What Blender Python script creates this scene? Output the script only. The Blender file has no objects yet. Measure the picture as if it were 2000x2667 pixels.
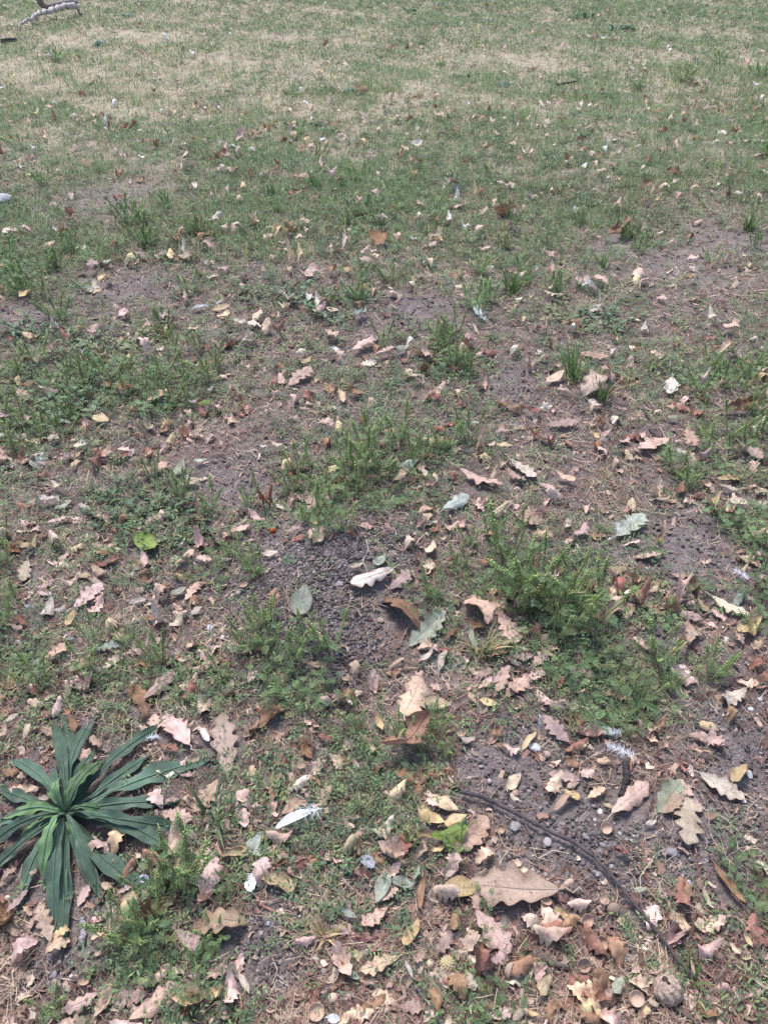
import bpy, math, random
import numpy as np
from mathutils import Matrix, Vector

S = bpy.context.scene
COL = S.collection
rng = np.random.default_rng(11)
random.seed(5)

# ------------------------------------------------------------------ camera, sky, sun, exposure
CAM_H, PITCH, FPX = 1.42, math.radians(39.5), 2000.0
cam = bpy.data.cameras.new('camera')
cam.sensor_fit = 'HORIZONTAL'; cam.sensor_width = 26.0; cam.lens = 26.0
cam.clip_start = 0.02; cam.clip_end = 600
cam_ob = bpy.data.objects.new('camera', cam); COL.objects.link(cam_ob)
cam_ob.location = (0, 0, CAM_H); cam_ob.rotation_euler = (math.pi / 2 - PITCH, 0, 0)
S.camera = cam_ob

SUN_EL, SUN_ROT = math.radians(64), math.radians(-25)
W = bpy.data.worlds.new('World'); S.world = W; W.use_nodes = True
wn = W.node_tree.nodes; wl = W.node_tree.links
sky = wn.new('ShaderNodeTexSky'); sky.sky_type = 'NISHITA'; sky.sun_disc = False
sky.sun_elevation = SUN_EL; sky.sun_rotation = SUN_ROT
sky.air_density = 1.0; sky.dust_density = 2.5; sky.ozone_density = 1.0
bgn = wn['Background']; bgn.inputs['Strength'].default_value = 0.10
wl.new(sky.outputs[0], bgn.inputs[0])
sl = bpy.data.lights.new('sun', 'SUN'); sl.energy = 1.5; sl.angle = math.radians(16); sl.color = (1.0, 0.96, 0.955)
so = bpy.data.objects.new('sun', sl); COL.objects.link(so)
sd = Vector((math.sin(SUN_ROT) * math.cos(SUN_EL), math.cos(SUN_ROT) * math.cos(SUN_EL), math.sin(SUN_EL)))
so.rotation_euler = sd.to_track_quat('Z', 'Y').to_euler(); so.location = (0, 3, 6)
vs = S.view_settings
vs.view_transform = 'Standard'; vs.look = 'None'; vs.gamma = 1.0; vs.use_curve_mapping = False
vs.exposure = 1.72

# ------------------------------------------------------------------ ground shape and pixel <-> ground maps
cp, sp_ = math.cos(PITCH), math.sin(PITCH)
def ray(u, v):
    a = (np.asarray(u, float) - 1000) / FPX; b = (1333.5 - np.asarray(v, float)) / FPX
    return a, cp + sp_ * b, -sp_ + cp * b
def flat(u, v):
    dx, dy, dz = ray(u, v); t = CAM_H / np.maximum(-dz, 0.03)
    return dx * t, dy * t
MOUNDS = [(830, 1480, .19, .06), (770, 1610, .13, .035), (930, 1420, .14, .03), (1650, 2180, .2, .010), (860, 1690, .08, .018), (620, 1235, .13, -.012)]
MW = [(*[float(q) for q in flat(u, v)], r, h) for u, v, r, h in MOUNDS]
_k = [(rng.uniform(0, 6.28), 2 * math.pi / w, a, rng.uniform(0, 6.28)) for w, a in ((3.1, .018), (2.6, .011), (1.1, .007), (.8, .005), (.47, .004), (.33, .0028), (.21, .0018), (.15, .0012))]
def hgt(x, y):
    x = np.asarray(x, float); y = np.asarray(y, float); z = np.zeros(np.broadcast(x, y).shape)
    for th, k, a, ph in _k:
        z = z + a * np.sin(k * (x * math.cos(th) + y * math.sin(th)) + ph) * (1 if k < 2.5 else np.clip(1.7 - np.hypot(x, y) / 5, 0, 1))
    for mx, my, r, h in MW:
        z = z + h * np.exp(-((x - mx) ** 2 + (y - my) ** 2) / (r * r))
    return z
def G(u, v):
    dx, dy, dz = [float(q) for q in ray(u, v)]
    z = 0.0
    for _ in range(6):
        t = (CAM_H - z) / -dz; x, y = dx * t, dy * t; z = float(hgt(x, y))
    return Vector((x, y, z))
def at_depth(u, v, Y):
    dx, dy, dz = [float(q) for q in ray(u, v)]; t = Y / dy
    return Vector((dx * t, Y, CAM_H + dz * t))
def project(x, y, z=0.0):
    ry = y; rz = z - CAM_H
    zc = ry * cp - rz * sp_
    zc = np.maximum(zc, 0.05)
    return 1000 + FPX * x / zc, 1333.5 - FPX * (ry * sp_ + rz * cp) / zc, zc
def mpp(u, v):
    p = G(u, v); return float(project(p.x, p.y, p.z)[2]) / FPX

GV = np.array([0, 100, 200, 300, 400, 480, 560, 640, 720, 800, 880, 960, 1040, 1130, 1220, 1320, 1420, 1520, 1620, 1720, 1820, 1920, 2020, 2120, 2250, 2400, 2550, 2667], float)
GREEN = np.array([[int(c) for c in r] for r in '''65566778888 54355676778 44444555667 54454555566 54465665466 45457866556 76688856755 77777656534 86455445423 65335435434
66544343446 67733353467 67623543346 54214752136 43214752145 35625533314 35533214625 32241047423 43223046523 54335136632
34445234730 13324511300 11235500001 11245400002 13434210014 03512310113 13422221112 22231231112'''.split()], float) / 9
def green(x, y):
    u, v, _ = project(x, y)
    cx = np.clip(u / 200, 0, 9.999); i = cx.astype(int); fx = cx - i
    vv = np.clip(v, 0, 2666); j = np.clip(np.searchsorted(GV, vv, 'right') - 1, 0, len(GV) - 2); fy = (vv - GV[j]) / (GV[j + 1] - GV[j])
    return (GREEN[j, i] * (1 - fx) + GREEN[j, i + 1] * fx) * (1 - fy) + (GREEN[j + 1, i] * (1 - fx) + GREEN[j + 1, i + 1] * fx) * fy
# bare soil patches (pixel centre, radii) laid down on the ground as ellipses
BARE = [(820, 1470, .29, .25), (850, 1650, .18, .16), (620, 1235, .13, .12), (1340, 1010, .12, .16), (1790, 1440, .2, .16), (1950, 1980, .12, .24), (1500, 2160, .22, .17),
        (1820, 2200, .14, .12), (680, 2480, .1, .09), (1680, 650, .5, .4), (1330, 1960, .12, .1), (1720, 1660, .06, .06), (300, 740, .3, .2), (280, 520, .45, .4), (70, 815, .25, .2), (1080, 830, .25, .2), (180, 2490, .1, .08), (1930, 620, .4, .3), (1420, 2080, .16, .1)]
BW = [(*[float(q) for q in flat(u, v)], a, b) for u, v, a, b in BARE]
def bare(x, y):
    m = np.zeros_like(x)
    wob = .25 * np.sin(x * 31 + 4 * np.sin(y * 17)) + .2 * np.sin(y * 43 + 3 * np.sin(x * 23))
    for bx, by, a, b in BW:
        d = np.sqrt(((x - bx) / a) ** 2 + ((y - by) / b) ** 2) + wob * .6
        m = np.maximum(m, np.clip(1.35 - d, 0, 1))
    return m
def vnoise(x, y, s, seed=0):
    r = np.random.default_rng(seed); z = 0
    for i in range(5):
        th = r.uniform(0, 6.28); k = 6.28 / s * r.uniform(.7, 1.5)
        z = z + np.sin(k * (x * math.cos(th) + y * math.sin(th)) + r.uniform(0, 6.28))
    return z / 5

# ------------------------------------------------------------------ mesh and object helpers
def mesh_np(name, V, faces, col=None, mat=None, uv=None, smooth=False):
    """faces: list of int arrays (n,3) or (n,4); col: per face colours in the same order"""
    V = np.ascontiguousarray(np.asarray(V, np.float32).reshape(-1, 3))
    faces = [np.asarray(f, np.int32) for f in faces if len(f)]
    me = bpy.data.meshes.new(name)
    me.vertices.add(len(V)); me.vertices.foreach_set('co', V.ravel())
    loops = np.concatenate([f.ravel() for f in faces]); tot = np.concatenate([np.full(len(f), f.shape[1], np.int32) for f in faces])
    st = np.concatenate([[0], np.cumsum(tot)[:-1]]).astype(np.int32)
    me.loops.add(len(loops)); me.loops.foreach_set('vertex_index', loops)
    me.polygons.add(len(tot)); me.polygons.foreach_set('loop_start', st)
    if smooth: me.polygons.foreach_set('use_smooth', np.ones(len(tot), bool))
    me.update(calc_edges=True)
    if col is not None:
        col = np.asarray(col, np.float32)
        at = me.attributes.new('Col', 'FLOAT_COLOR', 'FACE')
        c4 = np.ones((len(col), 4), np.float32); c4[:, :3] = np.clip(col, 0, 1); at.data.foreach_set('color', c4.ravel())
    if uv is not None:
        lay = me.uv_layers.new(name='UVMap'); lay.data.foreach_set('uv', np.asarray(uv, np.float32)[loops].ravel())
    if mat: me.materials.append(mat)
    return me
def link(name, data, parent=None, color=None):
    o = bpy.data.objects.new(name, data); COL.objects.link(o)
    if parent is not None: o.parent = parent
    if color is not None: o.color = (*color, 1)
    return o
def tag(o, label=None, cat=None, group=None, kind=None):
    if label: o['label'] = label
    if cat: o['category'] = cat
    if group: o['group'] = group
    if kind: o['kind'] = kind
    return o
def copy_tree(o, parent=None):
    c = o.copy(); COL.objects.link(c)
    if parent is not None: c.parent = parent
    for ch in o.children: copy_tree(ch, c)
    return c
def tube(pts, rad, n=6, cap=True):
    """tube along a polyline; returns V, quads, tris"""
    P = np.asarray(pts, float); m = len(P); R = np.broadcast_to(np.asarray(rad, float), (m,))
    T = np.gradient(P, axis=0); T /= np.linalg.norm(T, axis=1)[:, None] + 1e-9
    ref = np.array([0, 0, 1.]) if abs(T[0, 2]) < .9 else np.array([1., 0, 0])
    V = []
    for i in range(m):
        a = np.cross(T[i], ref); a /= np.linalg.norm(a) + 1e-9; b = np.cross(a, T[i])
        for k in range(n):
            th = 2 * math.pi * k / n; V.append(P[i] + R[i] * (math.cos(th) * a + math.sin(th) * b))
    Q = [[i * n + k, i * n + (k + 1) % n, (i + 1) * n + (k + 1) % n, (i + 1) * n + k] for i in range(m - 1) for k in range(n)]
    Tr = []
    if cap:
        V += [P[0], P[-1]]; c0, c1 = len(V) - 2, len(V) - 1
        Tr = [[c0, (k + 1) % n, k] for k in range(n)] + [[c1, (m - 1) * n + k, (m - 1) * n + (k + 1) % n] for k in range(n)]
    return np.array(V), np.array(Q), np.array(Tr).reshape(-1, 3)
def smooth_line(pts, n, passes=2):
    P = np.asarray(pts, float); d = np.r_[0, np.cumsum(np.linalg.norm(np.diff(P, axis=0), axis=1))]
    t = np.linspace(0, d[-1], n); Q = np.stack([np.interp(t, d, P[:, i]) for i in range(3)], 1)
    for _ in range(passes):
        Q[1:-1] = .25 * Q[:-2] + .5 * Q[1:-1] + .25 * Q[2:]
    return Q
class Bag:
    """joins pieces into one mesh"""
    def __init__(s): s.V, s.Q, s.T, s.cq, s.ct, s.n = [], [], [], [], [], 0
    def add(s, V, Q=(), T=(), c=(1, 1, 1)):
        Q = np.asarray(Q, int).reshape(-1, 4); T = np.asarray(T, int).reshape(-1, 3)
        s.V.append(V); s.Q.append(Q + s.n); s.T.append(T + s.n); s.n += len(V)
        s.cq.append(np.tile(c, (len(Q), 1))); s.ct.append(np.tile(c, (len(T), 1)))
    def mesh(s, name, mat, smooth=False, col=True):
        return mesh_np(name, np.concatenate(s.V), [np.concatenate(s.Q), np.concatenate(s.T)], np.concatenate(s.cq + s.ct) if col else None, mat, smooth=smooth)

# ------------------------------------------------------------------ materials
def new_mat(name):
    m = bpy.data.materials.new(name); m.use_nodes = True
    nt = m.node_tree; b = nt.nodes['Principled BSDF']; b.inputs['Specular IOR Level'].default_value = .18
    return m, nt, b
def nd(nt, t, **kw):
    n = nt.nodes.new(t)
    for k, v in kw.items():
        if k in n.inputs: n.inputs[k].default_value = v
        else: setattr(n, k, v)
    return n
def noise(nt, vec, scale, detail=4, rough=.55):
    n = nd(nt, 'ShaderNodeTexNoise', Scale=scale, Detail=detail, Roughness=rough)
    if vec is not None: nt.links.new(vec, n.inputs['Vector'])
    return n.outputs['Fac']
def ramp(nt, fac, stops):
    r = nt.nodes.new('ShaderNodeValToRGB'); nt.links.new(fac, r.inputs[0]); e = r.color_ramp.elements
    while len(e) < len(stops): e.new(.5)
    for el, (p, c) in zip(e, stops): el.position = p; el.color = (*c, 1) if len(c) == 3 else c
    return r.outputs[0]
def mix(nt, a, b, fac, mode='MIX'):
    m = nt.nodes.new('ShaderNodeMix'); m.data_type = 'RGBA'; m.blend_type = mode
    for sock, v in ((m.inputs[0], fac), (m.inputs[6], a), (m.inputs[7], b)):
        if isinstance(v, bpy.types.NodeSocket): nt.links.new(v, sock)
        elif isinstance(v, (int, float)): sock.default_value = v
        else: sock.default_value = (*v, 1)
    return m.outputs[2]
def mth(nt, op, a, b=None, c=None, clamp=False):
    m = nt.nodes.new('ShaderNodeMath'); m.operation = op; m.use_clamp = clamp
    for i, v in enumerate((a, b, c)):
        if v is None: continue
        if isinstance(v, bpy.types.NodeSocket): nt.links.new(v, m.inputs[i])
        else: m.inputs[i].default_value = v
    return m.outputs[0]
def bump(nt, b, h, strength, dist):
    n = nd(nt, 'ShaderNodeBump', Strength=strength, Distance=dist); nt.links.new(h, n.inputs['Height']); nt.links.new(n.outputs[0], b.inputs['Normal'])
def grey(v): return (v, v, v)
def translucent(nt, b, colour, amount):
    t = nt.nodes.new('ShaderNodeBsdfTranslucent'); ms = nt.nodes.new('ShaderNodeMixShader'); ms.inputs[0].default_value = amount
    nt.links.new(colour, t.inputs[0]); nt.links.new(b.outputs[0], ms.inputs[1]); nt.links.new(t.outputs[0], ms.inputs[2])
    nt.links.new(ms.outputs[0], nt.nodes['Material Output'].inputs[0])

def attr_mat(name, rough=.8, trans=0.0, amp=.25, scale=60, vary=False):
    m, nt, b = new_mat(name); a = nd(nt, 'ShaderNodeAttribute', attribute_name='Col')
    g = nt.nodes.new('ShaderNodeNewGeometry')
    n = noise(nt, g.outputs['Position'], scale, 3)
    c = mix(nt, a.outputs['Color'], ramp(nt, n, [(.3, grey(1 - amp)), (.7, grey(1 + amp))]), 1.0, 'MULTIPLY')
    if vary:
        oi = nt.nodes.new('ShaderNodeObjectInfo'); rr = oi.outputs['Random']
        r2 = mth(nt, 'FRACT', mth(nt, 'MULTIPLY', rr, 17.3))
        c = mix(nt, c, ramp(nt, r2, [(0, grey(.72)), (1, (1.32, 1.3, 1.25))]), 1.0, 'MULTIPLY')
        c = mix(nt, c, (.30, .25, .12), mth(nt, 'MULTIPLY', mth(nt, 'POWER', rr, 5.0), .5))
    nt.links.new(c, b.inputs['Base Color']); b.inputs['Roughness'].default_value = rough
    if trans: translucent(nt, b, c, trans)
    return m
M_grass = attr_mat('grass_blade', .65, .38)
M_straw = attr_mat('dry_straw', .75, .1)
M_litter = attr_mat('leaf_bits', .8, .1, .3, 150)
M_crumb = attr_mat('soil_crumb', .95, 0, .3, 300)
M_weed = attr_mat('weed_leaf', .55, .2, .25, 120)
M_plant = attr_mat('plant_leaf', .6, .3, .25, 120, True)
M_bark = attr_mat('twig_bark', .8, 0, .45, 180)

def leaf_material(name, rough=.6, vein=.5, spots=True, trans=.15, tips=False):
    m, nt, b = new_mat(name)
    oi = nt.nodes.new('ShaderNodeObjectInfo'); uv = nt.nodes.new('ShaderNodeUVMap'); tc = nt.nodes.new('ShaderNodeTexCoord')
    sp = nt.nodes.new('ShaderNodeSeparateXYZ'); nt.links.new(uv.outputs[0], sp.inputs[0])
    au = mth(nt, 'ABSOLUTE', sp.outputs[0])
    off = nt.nodes.new('ShaderNodeVectorMath'); off.operation = 'ADD'; nt.links.new(tc.outputs['Object'], off.inputs[0])
    rnd = mth(nt, 'MULTIPLY', oi.outputs['Random'], 37.0); nt.links.new(rnd, off.inputs[1])
    vec = off.outputs[0]
    n1 = noise(nt, vec, 4, 4); n2 = noise(nt, vec, 26, 5, .65)
    wob = mth(nt, 'MULTIPLY', mth(nt, 'SUBTRACT', n2, .5), .05)
    ph = mth(nt, 'ADD', mth(nt, 'SUBTRACT', mth(nt, 'MULTIPLY', sp.outputs[1], 7.0), mth(nt, 'MULTIPLY', au, 2.4)), wob)
    fr = mth(nt, 'ABSOLUTE', mth(nt, 'SUBTRACT', mth(nt, 'FRACT', ph), .5))
    side = mth(nt, 'SUBTRACT', 1.0, mth(nt, 'MULTIPLY', fr, 9.0), clamp=True)
    midr = mth(nt, 'SUBTRACT', 1.0, mth(nt, 'MULTIPLY', au, 14.0), clamp=True)
    v = mth(nt, 'MAXIMUM', mth(nt, 'MULTIPLY', side, .6), midr)
    base = mix(nt, oi.outputs['Color'], ramp(nt, n1, [(.25, (.58, .52, .47)), (.5, grey(1.0)), (.75, (1.22, 1.2, 1.16))]), 1.0, 'MULTIPLY')
    base = mix(nt, base, ramp(nt, n2, [(.3, grey(.78)), (.7, grey(1.14))]), 1.0, 'MULTIPLY')
    if spots:
        n3 = noise(nt, vec, 14, 2)
        base = mix(nt, base, (.07, .045, .035), mth(nt, 'MULTIPLY', ramp(nt, n3, [(.62, grey(0)), (.68, grey(1))]), .55))
        edge = mth(nt, 'MULTIPLY', mth(nt, 'POWER', au, 4.0), .45)
        base = mix(nt, base, mix(nt, base, (.55, .42, .36), 1.0, 'MULTIPLY'), edge)
    base = mix(nt, base, mix(nt, base, (1.35, 1.3, 1.2), 1.0, 'MULTIPLY'), mth(nt, 'MULTIPLY', v, vein))
    if tips:
        n4 = noise(nt, vec, 55, 3)
        tp = mth(nt, 'MULTIPLY', mth(nt, 'SUBTRACT', mth(nt, 'ADD', sp.outputs[1], mth(nt, 'MULTIPLY', n4, .12)), .98), 14.0, clamp=True)
        base = mix(nt, base, (.17, .12, .07), tp)
        base = mix(nt, base, (.19, .20, .16), mth(nt, 'MULTIPLY', ramp(nt, n4, [(.5, grey(0)), (.8, grey(1))]), .4))
    geo = nt.nodes.new('ShaderNodeNewGeometry')
    base = mix(nt, base, mix(nt, base, (1.12, 1.12, 1.14), 1.0, 'MULTIPLY'), geo.outputs['Backfacing'])
    nt.links.new(base, b.inputs['Base Color']); b.inputs['Roughness'].default_value = rough
    hh = mth(nt, 'ADD', mth(nt, 'MULTIPLY', v, 0.0 if tips else -.8), mth(nt, 'MULTIPLY', n2, .8))
    bump(nt, b, hh, .5, .004)
    translucent(nt, b, base, trans)
    return m
M_leaf = leaf_material('dead_leaf')
M_green = leaf_material('green_leaf', .45, .6, False, .2)

def obj_mat(name, rough=.8, scale=120, amp=.3, bs=.6, bd=.001):
    m, nt, b = new_mat(name); oi = nt.nodes.new('ShaderNodeObjectInfo'); tc = nt.nodes.new('ShaderNodeTexCoord')
    n = noise(nt, tc.outputs['Object'], scale, 5, .6)
    c = mix(nt, oi.outputs['Color'], ramp(nt, n, [(.28, grey(1 - amp)), (.72, grey(1 + amp))]), 1.0, 'MULTIPLY')
    nt.links.new(c, b.inputs['Base Color']); b.inputs['Roughness'].default_value = rough
    bump(nt, b, n, bs, bd)
    return m
M_obj = obj_mat('stone_and_shell', .85, 7, .35, .8, .0015); M_nut = obj_mat('nut_shell', .85, 5, .55, 1.0, .003); M_stalk = obj_mat('leaf_stalk', .7); M_cup = obj_mat('acorn_cup', .8, 13, .4, 1.0, .0015)
M_bark_o = obj_mat('bark', .85, 45, .6, 1.0, .005)
mf, ntf, bf = new_mat('feather'); oi = ntf.nodes.new('ShaderNodeObjectInfo'); ntf.links.new(oi.outputs['Color'], bf.inputs['Base Color']); bf.inputs['Roughness'].default_value = .6
translucent(ntf, bf, oi.outputs['Color'], .3); M_feather = mf

# soil
ms, nt, b = new_mat('soil'); M_soil = ms
geo = nt.nodes.new('ShaderNodeNewGeometry'); P = geo.outputs['Position']
n_big = noise(nt, P, 3.2, 5); n_mid = noise(nt, P, 26, 6, .65); n_fine = noise(nt, P, 190, 5, .7)
vor = nd(nt, 'ShaderNodeTexVoronoi', Scale=150.0); nt.links.new(P, vor.inputs['Vector'])
c = ramp(nt, n_mid, [(.2, (.080, .067, .066)), (.5, (.136, .115, .112)), (.8, (.215, .184, .178))])
c = mix(nt, c, ramp(nt, n_fine, [(.3, grey(.6)), (.7, grey(1.4))]), .85, 'MULTIPLY')
at = nd(nt, 'ShaderNodeAttribute', attribute_name='cover')
th = ramp(nt, n_fine, [(.3, (.078, .058, .054)), (.5, (.150, .115, .10)), (.7, (.25, .198, .165))])
gr = ramp(nt, n_mid, [(.3, (.19, .18, .12)), (.55, (.29, .25, .185)), (.8, (.40, .33, .26))])
sepc = nt.nodes.new('ShaderNodeSeparateColor'); nt.links.new(at.outputs['Color'], sepc.inputs[0])
c = mix(nt, c, th, mth(nt, 'MULTIPLY', sepc.outputs[0], .75))
c = mix(nt, c, gr, sepc.outputs[1])
nt.links.new(c, b.inputs['Base Color']); b.inputs['Roughness'].default_value = .95; b.inputs['Specular IOR Level'].default_value = .1
hh = mth(nt, 'ADD', mth(nt, 'MULTIPLY', n_mid, .6), mth(nt, 'ADD', mth(nt, 'MULTIPLY', n_fine, .5), mth(nt, 'MULTIPLY', vor.outputs['Distance'], -.5)))
bump(nt, b, hh, .9, .008)

# ------------------------------------------------------------------ the ground sheet
ys = np.r_[-60, -25, -10, -4, -1.5, -.5, 0, .2, np.arange(.32, 2.5, .011), 2.5 + np.cumsum(.011 * 1.022 ** np.arange(1, 150)), ]
ys = np.r_[ys[ys < 15], 16, 18, 21, 25, 30, 37, 46, 60, 80, 110, 150, 210]
xr = np.r_[np.arange(0, 1.25, .0115), 1.25 + np.cumsum(.0115 * 1.04 ** np.arange(1, 90))]
xr = np.r_[xr[xr < 8.5], 9.5, 11, 14, 18, 25, 40, 70, 120, 180]
xs = np.r_[-xr[:0:-1], xr]
X, Y = np.meshgrid(xs, ys); Z = hgt(X, Y)
near = np.clip(1.6 - Y / 2.6, 0, 1) * (Y > .1)
bz = bare(X, Y)
Z = Z + rng.normal(0, .0022, X.shape) * near * (.5 + .9 * bz)
nx, ny = len(xs), len(ys); idx = np.arange(nx * ny).reshape(ny, nx)
gq = np.stack([idx[:-1, :-1], idx[:-1, 1:], idx[1:, 1:], idx[1:, :-1]], -1).reshape(-1, 4)
me = mesh_np('ground', np.stack([X, Y, Z], -1), [gq], None, M_soil, smooth=True)
cov = np.clip(.42 + .5 * vnoise(X, Y, .22, 3) + .35 * vnoise(X, Y, .08, 4) + .25 * np.clip(Y / 4 - .4, -.4, 1), 0, 1) * (1 - .9 * bz)
far = np.clip((Y - 3.2) / 3.5, 0, 1) * (1 - .7 * bz)
far = np.where((Y < 0) | (np.abs(X) > 9), 1, far)
cc = np.stack([cov, far, 0 * cov, 0 * cov + 1], -1).astype(np.float32).reshape(-1, 4)
ca = me.attributes.new('cover', 'FLOAT_COLOR', 'POINT'); ca.data.foreach_set('color', cc.ravel())
tag(link('ground', me), kind='structure')

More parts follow.
